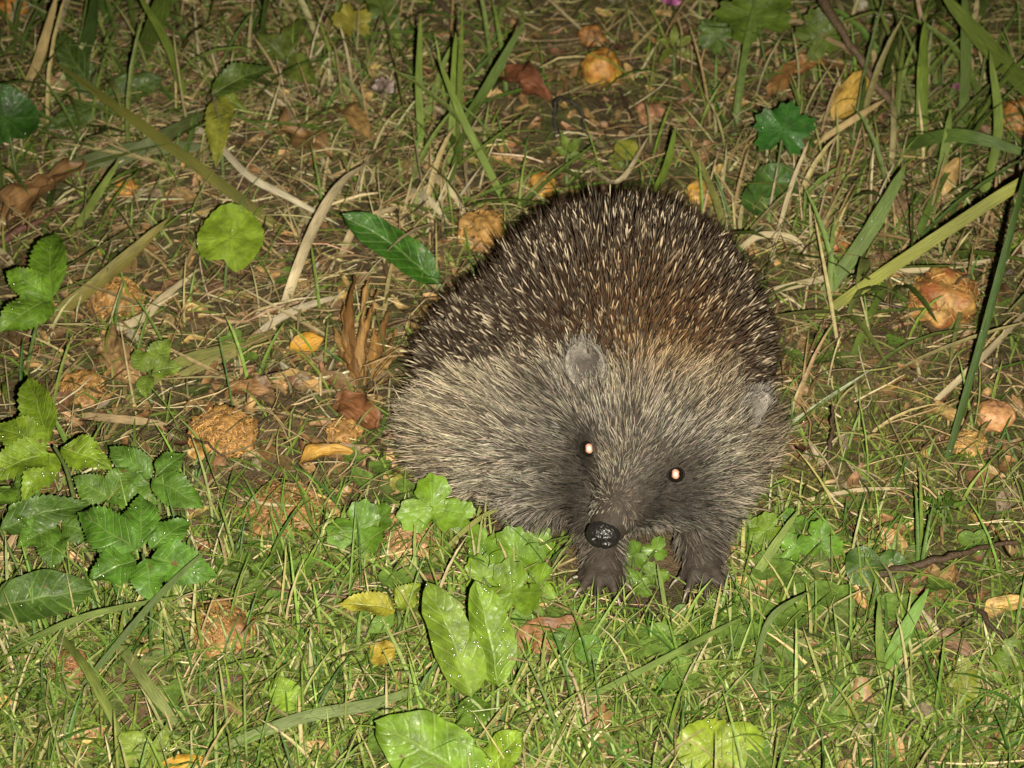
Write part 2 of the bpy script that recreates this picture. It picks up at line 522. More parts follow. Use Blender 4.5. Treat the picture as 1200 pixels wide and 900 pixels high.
def build_cover():
    parts = []
    xy = scatter(24000, d_grass, seed=21); xy = xy[keep_off_animal(xy)]
    n = len(xy)
    near = np.clip((-.06 - xy[:, 1]) / .1, 0, 1)
    parts.append(blades(xy, rng.uniform(.012, .040, n), rng.uniform(.0007, .0016, n), rng.uniform(.1, 1.0, n), rng.uniform(.1, 1.0, n), pick(n, GREEN)))
    # fine short green turf in front
    def d_f(xy):
        return np.clip(np.clip((-.055 - xy[:, 1]) / .06, 0, 1) * .9 + blob(xy, 330, 660, 140, 70, .5) + blob(xy, 1000, 600, 150, 90, .3) + blob(xy, 560, 180, 90, 70, .15), 0, 1) * (1 - .8 * bare(xy)) * np.clip(.7 + .6 * W2(xy + 3.0), .1, 1)
    xy = scatter(26000, d_f, seed=27); xy = xy[keep_off_animal(xy)]; n = len(xy)
    parts.append(blades(xy, rng.uniform(.008, .026, n), rng.uniform(.0005, .0012, n), rng.uniform(.0, .9, n), rng.uniform(.1, 1.0, n),
                        pick(n, [(3, (.140, .215, .032)), (2, (.195, .270, .048)), (2, (.07, .14, .022)), (1, (.24, .28, .08)), (.7, (.42, .38, .20))]), K=5, fold=0))
    # dry stalks still standing
    def d_u(xy):
        return np.clip(blob(xy, 930, 230, 90, 90, 1) + blob(xy, 850, 90, 60, 60, .6) + blob(xy, 470, 220, 90, 90, .7) + blob(xy, 1130, 280, 90, 90, .5) + blob(xy, 330, 90, 120, 80, .7) + blob(xy, 930, 460, 40, 60, .5), 0, 1)
    xy = scatter(520, d_u, seed=28); xy = xy[keep_off_animal(xy, .01)]; n = len(xy)
    parts.append(blades(xy, rng.uniform(.015, .045, n), rng.uniform(.0007, .0018, n), rng.uniform(.0, .6, n), rng.uniform(.0, .8, n), pick(n, STRAW[:2] + STRAW[3:4])))
    # flattened dead blades matted over the back and left
    def d_d(xy):
        return np.clip(blob(xy, 300, 120, 240, 130, 1) + blob(xy, 960, 270, 140, 110, .8) + blob(xy, 420, 300, 110, 110, .8) + blob(xy, 180, 400, 150, 90, .6) + blob(xy, 880, 70, 120, 70, .5) + .04, 0, 1)
    xy = scatter(620, d_d, seed=29); xy = xy[keep_off_animal(xy, .012)]; n = len(xy)
    parts.append(blades(xy, rng.uniform(.018, .055, n), rng.uniform(.0009, .0026, n), rng.uniform(.75, 1.1, n), rng.uniform(.0, .5, n), pick(n, [(2, (.36, .29, .15)), (1.5, (.27, .20, .095)), (1, (.44, .37, .22)), (1, (.16, .11, .05))])))
    # broader blades in the rougher growth at the back and right
    def d_b(xy):
        return np.clip(blob(xy, 1090, 130, 130, 150, 1.0) + blob(xy, 520, 150, 90, 110, .7) + blob(xy, 110, 110, 160, 130, .8) + blob(xy, 960, 330, 130, 90, .4) + blob(xy, 420, 20, 200, 60, .5) + .012 * (xy[:, 1] > .06), 0, 1) * (1 - .7 * bare(xy))
    xy = scatter(480, d_b, y1=.62, seed=22); xy = xy[keep_off_animal(xy, .012)]; n = len(xy)
    parts.append(blades(xy, rng.uniform(.03, .085, n), rng.uniform(.0015, .0038, n), rng.uniform(.1, .95, n), rng.uniform(.1, 1.1, n),
                        pick(n, [(3, (.085, .125, .025)), (2, (.12, .165, .035)), (1, (.17, .19, .06)), (1.0, (.36, .30, .15))])))
    V, F, C, o = [], [], [], 0
    for v, f, c in parts:
        V.append(v); F.append(f + o); C.append(c); o += len(v)
    tag(link('grass', mesh_arrays('grass', np.vstack(V), np.vstack(F), np.vstack(C)), M['grass']), 'fine green lawn grass mixed with straw-coloured blades', 'grass', kind='stuff')

    # dry stalks lying on the ground
    def d_s(xy):
        return np.clip(.55 + blob(xy, 300, 130, 260, 160, .6) + blob(xy, 960, 250, 160, 120, .4) + blob(xy, 400, 850, 500, 90, .4) + blob(xy, 380, 330, 120, 70, .5), 0, 1) * (1 - .6 * bare(xy)) * np.clip(1 + (xy[:, 1] + .06) * 6, .35, 1)
    xy = scatter(21000, d_s, seed=23); xy = xy[keep_off_animal(xy, -.004)]; n = len(xy)
    K = 4
    az = rng.uniform(0, 6.28, n); L = rng.uniform(.006, .032, n) * rng.uniform(.5, 1.3, n)
    s = np.linspace(0, 1, K)
    turn = rng.normal(0, .5, n)
    ang = az[:, None] + turn[:, None] * s
    step = np.stack([np.cos(ang), np.sin(ang), rng.uniform(-.15, .42, n)[:, None] * (1 - 1.2 * s)], -1) * (L / (K - 1))[:, None, None]
    p = np.concatenate([np.zeros((n, 1, 3)), np.cumsum(step[:, :-1], 1)], 1)
    p[:, :, :2] += xy[:, None, :]
    p[:, :, 2] += gz(p[:, :, :2].reshape(-1, 2)).reshape(n, K) + rng.uniform(.0005, .008, n)[:, None]
    rad = (rng.uniform(.00020, .00052, n) + .0005 * (rng.random(n) < .08))[:, None] * np.array([.8, 1, 1, .4])
    v, f, c = strands(p, rad, np.repeat(pick(n, STRAW)[:, None, :], K, 1), 3)
    tag(link('dry_straw', mesh_arrays('dry_straw', v, f, c), M['straw']), 'matted dry straw and dead stalks lying over the soil', 'straw', kind='stuff')

    # moss
    def d_m(xy):
        return np.clip(blob(xy, 1020, 500, 130, 90, 1.0) + blob(xy, 950, 620, 120, 70, .6) + blob(xy, 620, 780, 350, 90, .6) + blob(xy, 200, 840, 260, 90, .7) + blob(xy, 1050, 850, 200, 80, .7) + blob(xy, 700, 60, 160, 60, .22) + blob(xy, 250, 520, 120, 90, .3) + .05, 0, 1)
    xy = scatter(40000, d_m, seed=24); xy = xy[keep_off_animal(xy, -.01)]; n = len(xy)
    K = 3
    L = rng.uniform(.002, .006, n)
    d = unit(rng.normal(0, .55, (n, 3)) + np.array([0, 0, 1.0]))
    p0 = np.stack([xy[:, 0], xy[:, 1], gz(xy) - .0005], -1)
    p = p0[:, None, :] + d[:, None, :] * L[:, None, None] * np.linspace(0, 1, K)[None, :, None]
    wd = rng.uniform(.0005, .0012, n)[:, None] * np.array([.6, 1, .1])
    side = unit(rng.normal(0, 1, (n, 3)))
    cols = pick(n, [(3, (.115, .145, .024)), (2, (.16, .185, .034)), (1, (.07, .095, .018)), (.8, (.20, .18, .06))])
    v, f, c = ribbons(p, wd, side, np.repeat(cols[:, None, :], K, 1) * np.array([.6, .9, 1.1])[None, :, None], 0)
    tag(link('moss', mesh_arrays('moss', v, f, c), M['moss']), 'low yellowish green moss between the grass', 'moss', kind='stuff')

    # crumbs of earth and shreds of dead leaf
    def d_c(xy):
        return np.clip(.25 + bare(xy) + blob(xy, 380, 470, 160, 130, .6), 0, 1)
    xy = scatter(5200, d_c, seed=25); xy = xy[keep_off_animal(xy, -.01)]; n = len(xy)
    oc = np.array([[1, 0, 0], [0, 1, 0], [-1, 0, 0], [0, -1, 0], [0, 0, 1], [0, 0, -1]], float)
    of = np.array([[0, 1, 4], [1, 2, 4], [2, 3, 4], [3, 0, 4], [1, 0, 5], [2, 1, 5], [3, 2, 5], [0, 3, 5]])
    r = rng.uniform(.0006, .0028, n) * rng.uniform(.5, 1, n)
    q = oc[None] * r[:, None, None] * rng.uniform(.5, 1.3, (n, 6, 1)) + rng.normal(0, .2, (n, 6, 3)) * r[:, None, None]
    q += np.stack([xy[:, 0], xy[:, 1], gz(xy) + r * .3], -1)[:, None, :]
    f = (of[None] + np.arange(n)[:, None, None] * 6).reshape(-1, 3)
    cols = pick(n, [(3, (.075, .05, .026)), (2, (.13, .09, .045)), (1, (.04, .026, .014)), (.6, (.2, .13, .06))])
    tag(link('soil_crumbs', mesh_arrays('soil_crumbs', q.reshape(-1, 3), f, np.repeat(cols, 6, 0), smooth=False), M['litter']), 'small crumbs of damp earth on the ground', 'soil', kind='stuff')
    xy = scatter(3800, lambda a: np.clip(.3 + .4 * bare(a) + blob(a, 380, 470, 180, 150, .9) + blob(a, 200, 380, 200, 150, .7), 0, 1), seed=26); xy = xy[keep_off_animal(xy)]; n = len(xy)
    K = 4
    az = rng.uniform(0, 6.28, n); L = rng.uniform(.004, .013, n) * (1 + .7 * (rng.random(n) < .25))
    s = np.linspace(-.5, .5, K)
    hd = np.stack([np.cos(az), np.sin(az), rng.normal(0, .3, n)], -1)
    p = hd[:, None, :] * (L[:, None] * s)[:, :, None]
    p[:, :, 2] += (rng.uniform(-1.2, 1.2, n)[:, None] * (s ** 2 - .1) * L[:, None])
    p += np.stack([xy[:, 0], xy[:, 1], gz(xy) + rng.uniform(.001, .005, n)], -1)[:, None, :]
    wd = (L * rng.uniform(.2, .7, n))[:, None] * np.array([.4, 1, .8, .3]) * rng.uniform(.7, 1.3, (n, K))
    side = unit(np.cross(hd, np.array([0, 0, 1.0])) + rng.normal(0, .35, (n, 3)))
    cols = pick(n, [(3, (.17, .095, .04)), (2, (.10, .055, .026)), (1.5, (.28, .17, .07)), (1, (.38, .24, .09)), (.8, (.2, .16, .10))])
    v, f, c = ribbons(p, wd, side, np.repeat(cols[:, None, :], K, 1) * rng.uniform(.75, 1.2, (n, K, 1)), .35)
    tag(link('leaf_litter', mesh_arrays('leaf_litter', v, f, c), M['litter']), 'small brown shreds of dead leaf on the ground', 'leaf litter', kind='stuff')


build_cover()


# ================================================================== leaf, blade and fruit builders
def prof_ovate(t): return np.sin(math.pi * np.clip(t, 0, 1) ** .72) ** .85
def prof_oblong(t): return np.clip(np.sin(math.pi * t ** .9), 0, 1) ** .55 * (1 - .12 * t)
def prof_lance(t): return np.sin(math.pi * t ** .8) ** 1.1
def prof_dock(t): return np.clip(np.sin(math.pi * np.clip(t, 0, 1) ** 1.15), 0, 1) ** .65
def prof_heart(t): return np.sin(math.pi * np.clip(t * .93 + .05, 0, 1) ** .6) ** .8


def leafmesh(base, tip, width, prof=prof_ovate, nrm=(0, -.45, .9), arch=.08, cup=.12, teeth=0, tamp=.12, wave=.03, crumple=0.0,
             c=(.08, .17, .025), edge=None, org=None, seed=0, nv=7, nu=None, roll=0.0):
    base, tip, nrm = (np.asarray(q, float) for q in (base, tip, nrm))
    nu = nu or (2 * teeth + 1 if teeth else 17)
    a = tip - base
    L = np.linalg.norm(a)
    e1 = a / L
    side = unit(np.cross(nrm, e1))
    n = np.cross(e1, side)
    t = np.linspace(0, 1, nu)
    v = np.linspace(-1, 1, nv)
    w = prof(t); w[0] = max(w[0], .03); w[-1] = max(min(w[-1], .05), .02)
    T, Vv = np.meshgrid(t, v, indexing='ij')
    Wd = np.repeat(w[:, None], nv, 1)
    if teeth:
        saw = np.where(np.arange(nu) % 2 == 1, 1.0, -1.0) * tamp
        Wd = Wd * (1 + saw[:, None] * (np.abs(Vv) ** 4)) 
        T = T + (np.where(np.arange(nu) % 2 == 1, 1, 0) * .35 / nu)[:, None] * (np.abs(Vv) ** 4)
    hw = width / 2
    r = np.random.default_rng(seed + 100)
    ph = r.uniform(0, 6.28, 4)
    z = arch * L * 4 * T * (1 - T) + cup * width * (np.abs(Vv) ** 1.5) * Wd - .03 * width * np.exp(-(Vv / .12) ** 2)
    z = z + wave * width * (np.sin(T * 11 + ph[0]) * Vv + np.sin(T * 7 + Vv * 3 + ph[1]) * .6) * (.3 + np.abs(Vv))
    x = Vv * Wd * hw
    if roll:
        ang = Vv * Wd * roll
        x = np.sin(ang) / max(abs(roll), 1e-3) * hw
        z = z + (1 - np.cos(ang)) / max(abs(roll), 1e-3) * hw
    pos = base + e1 * (T * L)[..., None] + side * x[..., None] + n * z[..., None]
    pos = pos.reshape(-1, 3)
    if crumple:
        for i, q in enumerate(pos):
            f = (noise.noise_vector(Vector(q) * (1.6 / width) + Vector((seed * 3.1, 0, 0))) + .45 * noise.noise_vector(Vector(q) * (4.5 / width) + Vector((0, seed * 2.3, 0)))) * crumple * width
            pos[i] = q + np.array(f)
    cc = np.repeat(np.asarray(c, float)[None], len(pos), 0)
    k = (np.abs(Vv) ** 3).reshape(-1, 1)
    if edge is not None:
        g = np.clip(k * .8 + .5 * (np.sin(T * 9 + ph[2]) * np.sin(Vv * 4 + ph[3])).reshape(-1, 1), 0, 1)
        cc = cc * (1 - g) + np.asarray(edge) * g
    cc = cc * (1 + .12 * r.normal(size=(len(pos), 1)))
    idx = np.arange(nu * nv).reshape(nu, nv)
    F = np.stack([idx[:-1, :-1], idx[1:, :-1], idx[1:, 1:], idx[:-1, 1:]], -1).reshape(-1, 4)
    if org is not None:
        pos = pos - np.asarray(org)
    return mesh_arrays('leaf', pos, F, cc, extra=np.stack([T.ravel(), Vv.ravel()], -1))


def polarmesh(ctr, radius, stalkdir, nrm=(0, -.5, .85), shape='scallop', cup=.15, wave=.05, c=(.1, .2, .03), edge=None, org=None, seed=0, nth=72, nr=6):
    """leaf whose veins spread from the stalk: round, scalloped, lobed or three-lobed"""
    ctr, nrm = np.asarray(ctr, float), unit(nrm)
    e1 = unit(np.asarray(stalkdir, float) - nrm * np.dot(stalkdir, nrm))
    e2 = np.cross(nrm, e1)
    r = np.random.default_rng(seed + 300)
    ph = r.uniform(0, 6.28, 6)
    th = np.linspace(0, 2 * math.pi, nth, endpoint=False)      # 0 = towards the stalk
    away = np.abs((th + math.pi) % (2 * math.pi) - math.pi)
    rr = 1 - .06 * np.sin(th * 2 + ph[0])
    if shape == 'scallop':
        rr = rr * (.95 + .05 * np.abs(np.sin(th * 11.5))) * (1 - .35 * np.exp(-(away / .28) ** 2))
    elif shape == 'round':
        rr = rr * (1 - .25 * np.exp(-(away / .25) ** 2))
    elif shape == 'lobed':       # five cut lobes with teeth
        rr = rr * (.72 + .30 * np.abs(np.cos(2.5 * (th - math.pi))) ** .8) * (.95 + .07 * np.sin(th * 19)) * (1 - .6 * np.exp(-(away / .3) ** 2))
    elif shape == 'three':       # three broad lobes with blunt teeth
        rr = rr * (.45 + .58 * np.abs(np.cos(1.5 * (th - math.pi))) ** .55) * (.97 + .05 * np.sin(th * 14 + 1)) * (1 - .3 * np.exp(-(away / .3) ** 2))
    rad = np.concatenate([[.02], np.linspace(.25, 1, nr - 1)])
    R, TH = np.meshgrid(rad, th, indexing='ij')
    RR = R * np.where(R > .3, 1, 1) * (rr[None, :] * R + (1 - R) * .9)
    z = cup * RR ** 2 + wave * R ** 2 * (np.sin(TH * 3 + ph[1]) + .6 * np.sin(TH * 5 + ph[2])) - .02 * np.cos(TH * 7) * R
    off = .35 if shape in ('scallop', 'lobed', 'round') else .5     # veins meet nearer the stalk
    pos = ctr + radius * (e1 * (np.cos(TH) * RR)[..., None] + e2 * (np.sin(TH) * RR)[..., None] + nrm * z[..., None])
    cc = np.repeat(np.asarray(c, float)[None], R.size, 0)
    if edge is not None:
        g = np.clip(R.ravel()[:, None] ** 3 * (.6 + .6 * np.sin(TH.ravel()[:, None] * 2 + ph[3])), 0, 1)
        cc = cc * (1 - g) + np.asarray(edge) * g
    cc = cc * (1 + .10 * r.normal(size=(R.size, 1)))
    idx = np.arange(R.size).reshape(R.shape)
    nx = np.roll(idx, -1, 1)
    F = np.stack([idx[:-1], idx[1:], nx[1:], nx[:-1]], -1).reshape(-1, 4)
    pos = pos.reshape(-1, 3) - (np.asarray(org) if org is not None else 0)
    return mesh_arrays('leaf', pos, F, cc, extra=np.stack([TH.ravel() / (2 * math.pi), R.ravel()], -1))


def tube(pts, r0, r1, c0, c1=None, K=10, sides=6, org=None, name='stem', knobs=0.0):
    p = spline(pts, K)
    if knobs:
        p = p + rng.normal(0, knobs, p.shape)
    rad = np.linspace(r0, r1, K) * (1 + (rng.normal(0, .12, K) if knobs else 0))
    c0 = np.asarray(c0, float); c1 = c0 if c1 is None else np.asarray(c1, float)
    cc = c0 + (c1 - c0) * np.linspace(0, 1, K)[:, None]
    if org is not None: p = p - np.asarray(org)
    v, f, c = strands(p[None], rad[None], cc[None], sides)
    return mesh_arrays(name, v, f, c)


ICO_V = None
def droplets(leaf_obj, n, seed=0, r0=.0005, r1=.0011):
    """dew on a leaf: flattened beads sitting on its faces"""
    me = leaf_obj.data
    n = max(2, int(n * .6))
    r = np.random.default_rng(seed)
    nv = len(me.vertices)
    co = np.empty(nv * 3, np.float32); me.vertices.foreach_get('co', co); co = co.reshape(-1, 3)
    nf = len(me.polygons)
    vi = np.empty(nf * 4, np.int32); me.polygons.foreach_get('vertices', vi); vi = vi.reshape(-1, 4)
    no = np.empty(nf * 3, np.float32); me.polygons.foreach_get('normal', no); no = no.reshape(-1, 3)
    no = np.where(((no @ np.array([0, -.5, .85])) < 0)[:, None], -no, no)
    ar = np.empty(nf, np.float32); me.polygons.foreach_get('area', ar)
    ctr_ = co[vi].mean(1); seedp = ctr_[r.integers(0, nf, 3)]
    cl = sum(np.exp(-((ctr_ - q_) ** 2).sum(-1) / .006 ** 2) for q_ in seedp) + .12
    pr = ar * cl
    i = r.choice(nf, n, p=pr / pr.sum())
    wq = r.dirichlet([1, 1, 1, 1], n)
    c = (co[vi[i]] * wq[..., None]).sum(1)
    rad = r0 * .5 + (r1 * .85 - r0 * .5) * r.uniform(0, 1, n) ** 2.5
    a, b = 8, 4
    th = np.linspace(0, 2 * math.pi, a, endpoint=False); ph = np.linspace(0, math.pi / 2, b)
    V, F, o = [], [], 0
    for k in range(n):
        nn = unit(no[i[k]]); e1 = unit(np.cross(nn, [.3, .9, .1])); e2 = np.cross(nn, e1)
        ring = [c[k] + rad[k] * (math.cos(q) * (np.cos(th)[:, None] * e1 + np.sin(th)[:, None] * e2) + math.sin(q) * .75 * nn) for q in ph]
        V.append(np.vstack(ring))
        idx = np.arange(a * b).reshape(b, a); nx = np.roll(idx, -1, 1)
        F.append(np.stack([idx[:-1], nx[:-1], nx[1:], idx[1:]], -1).reshape(-1, 4) + o); o += a * b
    return tag(link('dew_droplets', mesh_arrays('dew_droplets', np.vstack(V), np.vstack(F)), M['drop'], leaf_obj), kind='stuff')


def single_leaf(name, label, base, tip, width, wet=0, mat='leaf', cat='leaf', group=None, **kw):
    o = link(name, leafmesh(base, tip, width, org=base, **kw), M[mat], loc=base)
    tag(o, label, cat, group)
    if wet: droplets(o, wet, seed=int(abs(base[0]) * 1e5) % 9999)
    return o


# ================================================================== the hedgehog
def ellipsoid_bm(bm, c, r, rot=None):
    import bmesh
    m = Matrix.Translation(Vector(c)) @ ((rot or Matrix()).to_4x4()) @ Matrix.Diagonal((*r, 1))
    bmesh.ops.create_icosphere(bm, subdivisions=4, radius=1, matrix=m)


def cone_bm(bm, a, b, ra, rb, n=9):
    """a row of balls from a to b: rounded tapered limb"""
    import bmesh
    a, b = Vector(a), Vector(b)
    for k in range(n):
        f = k / (n - 1)
        r = ra + (rb - ra) * f
        bmesh.ops.create_icosphere(bm, subdivisions=3, radius=r, matrix=Matrix.Translation(a.lerp(b, f)))


NOSE = P(707, 626, .036)
HEADC = np.array([.058, -.084, .050])


def hedgehog():
    import bmesh
    root = empty('hedgehog', (.035, -.06, 0), 'brown hedgehog with dark cream-tipped spines, grey face and shining eyes', 'hedgehog')
    org = np.array([.035, -.06, 0])
    yaw = Matrix.Rotation(math.radians(-25), 3, 'Z')
    bm = bmesh.new()
    ellipsoid_bm(bm, (.045, -.040, .047), (.054, .064, .054))            # back
    ellipsoid_bm(bm, (.020, -.042, .033), (.053, .056, .034))            # belly and left flank
    ellipsoid_bm(bm, (.050, -.066, .040), (.046, .038, .037))            # shoulders
    ellipsoid_bm(bm, (-.006, -.058, .026), (.030, .034, .024))           # low left flank
    ellipsoid_bm(bm, (.081, -.072, .034), (.022, .028, .025))            # right shoulder
    ellipsoid_bm(bm, (.044, -.086, .023), (.040, .024, .020))            # chest
    ellipsoid_bm(bm, (.014, -.082, .020), (.026, .024, .017))            # breast, left
    ellipsoid_bm(bm, HEADC, (.0365, .036, .033), yaw)                    # skull
    ellipsoid_bm(bm, (.056, -.100, .040), (.030, .022, .025), yaw)       # cheeks
    ellipsoid_bm(bm, (.052, -.104, .046), (.020, .020, .019), yaw)       # brow
    ns = Vector(NOSE)
    cone_bm(bm, (.054, -.102, .043), ns + Vector((.0015, .004, .0)), .0205, .0070, 12)   # snout
    cone_bm(bm, (.053, -.100, .034), ns + Vector((.0025, .010, -.0055)), .016, .0058, 9)  # lower jaw
    feet = {}
    for s, sh, wr, pw in ((-1, (.033, -.092, .032), (.036, -.110, .012), P(708, 664, .008)), (1, (.080, -.093, .032), (.0765, -.112, .013), P(823, 660, .009))):
        pw = np.array(pw)
        cone_bm(bm, sh, wr, .0165, .0095, 8)
        cone_bm(bm, wr, pw, .0098, .0080, 5)
        toes = []
        for k in range(5):
            an = math.radians(-60 + 30 * k + (-12 if s < 0 else 4))
            d = np.array([math.sin(an), -math.cos(an), 0])
            ln = (.0105, .0135, .0148, .0137, .0105)[k]
            st = pw + d * .003 + np.array([0, 0, .0005])
            kn = pw + d * (ln * .62) + np.array([0, 0, .0022])
            en = pw + d * ln + np.array([0, 0, -.0030])
            cone_bm(bm, st, kn, .0028, .0026, 4); cone_bm(bm, kn, en, .0026, .0020, 4)
            toes.append((en, d))
        feet[s] = toes
    # hind feet
    for x in (-.012, .06):
        cone_bm(bm, (x, .0, .018), (x - .002, -.012 if x > 0 else -.05, .006), .016, .007, 6)
    me0 = bpy.data.meshes.new('rough'); bm.to_mesh(me0); bm.free()
    tmp = link('rough', me0, None)
    md = tmp.modifiers.new('r', 'REMESH'); md.mode = 'VOXEL'; md.voxel_size = .0013
    ms = tmp.modifiers.new('s', 'SMOOTH'); ms.factor = .5; ms.iterations = 3
    dg = bpy.context.evaluated_depsgraph_get(); dg.update()
    me = bpy.data.meshes.new_from_object(tmp.evaluated_get(dg))
    bpy.data.objects.remove(tmp)
    me.name = 'body'
    nv = len(me.vertices)
    co = np.empty(nv * 3, np.float32); me.vertices.foreach_get('co', co); co = co.reshape(-1, 3).astype(float)
    me.calc_loop_triangles()
    nt_ = len(me.loop_triangles)
    tri = np.empty(nt_ * 3, np.int32); me.loop_triangles.foreach_get('vertices', tri); tri = tri.reshape(-1, 3)
    vn = np.empty(nv * 3, np.float32); me.vertices.foreach_get('normal', vn); vn = vn.reshape(-1, 3).astype(float)
    bvh = bvhtree.BVHTree.FromPolygons([tuple(v) for v in co], [tuple(t) for t in tri])

    def surf(px, py):
        """point and outward normal of the body's skin at a place of the photograph"""
        d = FWD * FPX + np.array([1, 0, 0]) * (px - 600) - UPV * (py - 450)
        h = bvh.ray_cast(Vector(CAM), Vector(unit(d)))
        if h[0] is None:        # just past the outline: the nearest skin
            print('miss', px, py)
            h = bvh.find_nearest(Vector(P(px, py, .05)))
        nn = np.array(h[1])
        if nn @ d > 0: nn = -nn
        return np.array(h[0]), nn

    eyes = [surf(689, 526), surf(792, 556)]
    ears = [surf(689, 432), surf(868, 484)]
    skin = np.tile(np.array([.035, .028, .022]), (nv, 1))
    low = np.clip((.012 - co[:, 2]) / .008, 0, 1)[:, None]
    skin = skin * (1 - low) + np.array([.040, .029, .024]) * low
    a = me.attributes.new('Col', 'FLOAT_COLOR', 'POINT')
    a.data.foreach_set('color', np.concatenate([skin, np.ones((nv, 1))], 1).astype(np.float32).ravel())
    me.polygons.foreach_set('use_smooth', np.ones(len(me.polygons), bool))
    me.vertices.foreach_set('co', (co - org).astype(np.float32).ravel()); me.update()
    body = link('body', me, M['skin'], root)

    # ---- roots on the skin
    A, B, C_ = co[tri[:, 0]], co[tri[:, 1]], co[tri[:, 2]]
    ar = np.linalg.norm(np.cross(B - A, C_ - A), axis=1) / 2

    def sample(n):
        i = rng.choice(nt_, n, p=ar / ar.sum())
        u, v = rng.uniform(0, 1, n), rng.uniform(0, 1, n)
        f = u + v > 1; u[f], v[f] = 1 - u[f], 1 - v[f]
        bw = np.stack([1 - u - v, u, v], -1)[..., None]
        return (co[tri[i]] * bw).sum(1), unit((vn[tri[i]] * bw).sum(1))

    # plane that parts the spiny coat from the fur
    q1, q2, q3 = surf(478, 425)[0], surf(725, 388)[0], surf(893, 452)[0]
    pn = unit(np.cross(q2 - q1, q3 - q1))
    if pn[2] < 0: pn = -pn
    def coat(p):
        return (p - q1) @ pn + .007 + .003 * Waves(31, .03, 8, 3)(p)

    src = NOSE + np.array([.006, .012, .006])
    FW = Waves(41, .035, 9, 3), Waves(42, .035, 9, 3), Waves(43, .035, 9, 3)

    def flow(p, n):
        """the coat lies away from the nose"""
        f = p - src
        f = f - (f * n).sum(-1, keepdims=True) * n
        f = unit(f) + .22 * np.stack([w_(p) for w_ in FW], -1)
        return unit(f - (f * n).sum(-1, keepdims=True) * n)

    # ---- spines
    p, n = sample(30000)
    k = coat(p)
    keep = (k + rng.normal(0, .003, len(p)) > 0) & (p[:, 2] > .016)
    p, n, k = p[keep], n[keep], k[keep]
    # thin out those that crowd each other
    order = rng.permutation(len(p)); cell = {}
    sel = []
    for i in order:
        key = tuple(np.floor(p[i] / .00165).astype(int))
        if key in cell: continue
        cell[key] = 1; sel.append(i)
    p, n, k = p[sel], n[sel], k[sel]
    N = len(p); K = 8
    f = flow(p, n)
    d = unit(n * rng.uniform(.75, 1.1, (N, 1)) + f * rng.uniform(.35, .8, (N, 1)) + rng.normal(0, .27, (N, 3)))
    L = rng.uniform(.0125, .0195, N) * (1 + .25 * (rng.random(N) < .1)) * np.clip(.72 + k / .06, .72, 1.0)
    s = np.array([0, .25, .52, .60, .68, .77, .81, 1.0])
    path = p[:, None] + d[:, None] * (L[:, None] * s)[:, :, None] + f[:, None] * (.10 * L[:, None] * s ** 2)[:, :, None] - d[:, None] * .001
    rad = rng.uniform(.00029, .00044, N)[:, None] * np.array([.85, 1, 1, 1, .95, .85, .6, .05])
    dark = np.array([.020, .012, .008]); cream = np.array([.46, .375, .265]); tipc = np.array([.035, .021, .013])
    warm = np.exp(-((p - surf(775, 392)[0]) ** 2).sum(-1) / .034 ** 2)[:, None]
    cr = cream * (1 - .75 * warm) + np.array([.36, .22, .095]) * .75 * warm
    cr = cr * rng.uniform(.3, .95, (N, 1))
    dk_ = dark + np.array([.045, .022, .008]) * warm  # dark spine bases: the shade deep between spines put into their colour
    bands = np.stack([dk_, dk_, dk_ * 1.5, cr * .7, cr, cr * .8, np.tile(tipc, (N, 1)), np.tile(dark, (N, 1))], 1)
    sh = rng.random(N) < .64
    bands[sh, 3:6] *= .25
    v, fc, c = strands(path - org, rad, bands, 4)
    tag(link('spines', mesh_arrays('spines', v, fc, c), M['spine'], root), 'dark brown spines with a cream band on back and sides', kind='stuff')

    # ---- fur
    p, n = sample(68000)
    k = coat(p)
    dn = np.linalg.norm(p - NOSE, axis=1)
    ok = (k + rng.normal(0, .004, len(p)) < .003) & (dn > .0095) & (p[:, 2] > np.where(p[:, 1] < -.107, .0125, .0045))
    for e, en in eyes:
        ok &= np.linalg.norm(p - e, axis=1) > .0032
    for e, en in ears:
        ok &= np.linalg.norm(p - e, axis=1) > 0.0050
    ok &= ~((n[:, 2] < -.55) & (rng.random(len(p)) < .8))
    p, n, k, dn = p[ok], n[ok], k[ok], dn[ok]
    N = len(p); K = 5
    f = flow(p, n)
    leg = np.clip((.024 - p[:, 2]) / .010, 0, 1) * np.clip((-.094 - p[:, 1]) / .008, 0, 1)
    flank = np.clip((dn - .055) / .05, 0, 1)
    L = np.interp(dn, [.009, .02, .035, .055, .085, .12], [.0022, .0040, .0060, .0085, .0180, .0250]) * rng.uniform(.55, 1.45, N)
    eyed = np.min([np.linalg.norm(p - e, axis=1) for e, _ in eyes], 0)
    L *= np.clip(1.0 - (k + .008) / .014, .42, 1)
    L *= np.clip(eyed / .012, .45, 1)
    eard = np.min([np.linalg.norm(p - e, axis=1) for e, _ in ears], 0)
    L *= np.clip(eard / .012, .5, 1)
    L = L * (1 - leg) + leg * rng.uniform(.004, .0095, N)
    down = np.array([0, 0, -1.0])
    dd = f + down * (leg * 1.2)[:, None]
    lift = np.interp(dn, [.01, .04, .09], [.40, .44, .62]) + .45 * leg
    s = np.linspace(0, 1, K)
    jit = rng.normal(0, .22, (N, 3))
    dirs = dd[:, None] + n[:, None] * (lift[:, None] * (1 - .55 * s))[:, :, None] + down * ((.10 + .30 * flank)[:, None] * s)[:, :, None] + jit[:, None] * (.5 + s)[None, :, None]
    step = unit(dirs) * (L / (K - 1))[:, None, None]
    path = np.concatenate([np.zeros((N, 1, 3)), np.cumsum(step[:, :-1], 1)], 1) + p[:, None] - n[:, None] * .0004
    # locks: tips drawn together
    nc = 1900
    ci = rng.choice(N, nc, replace=False)
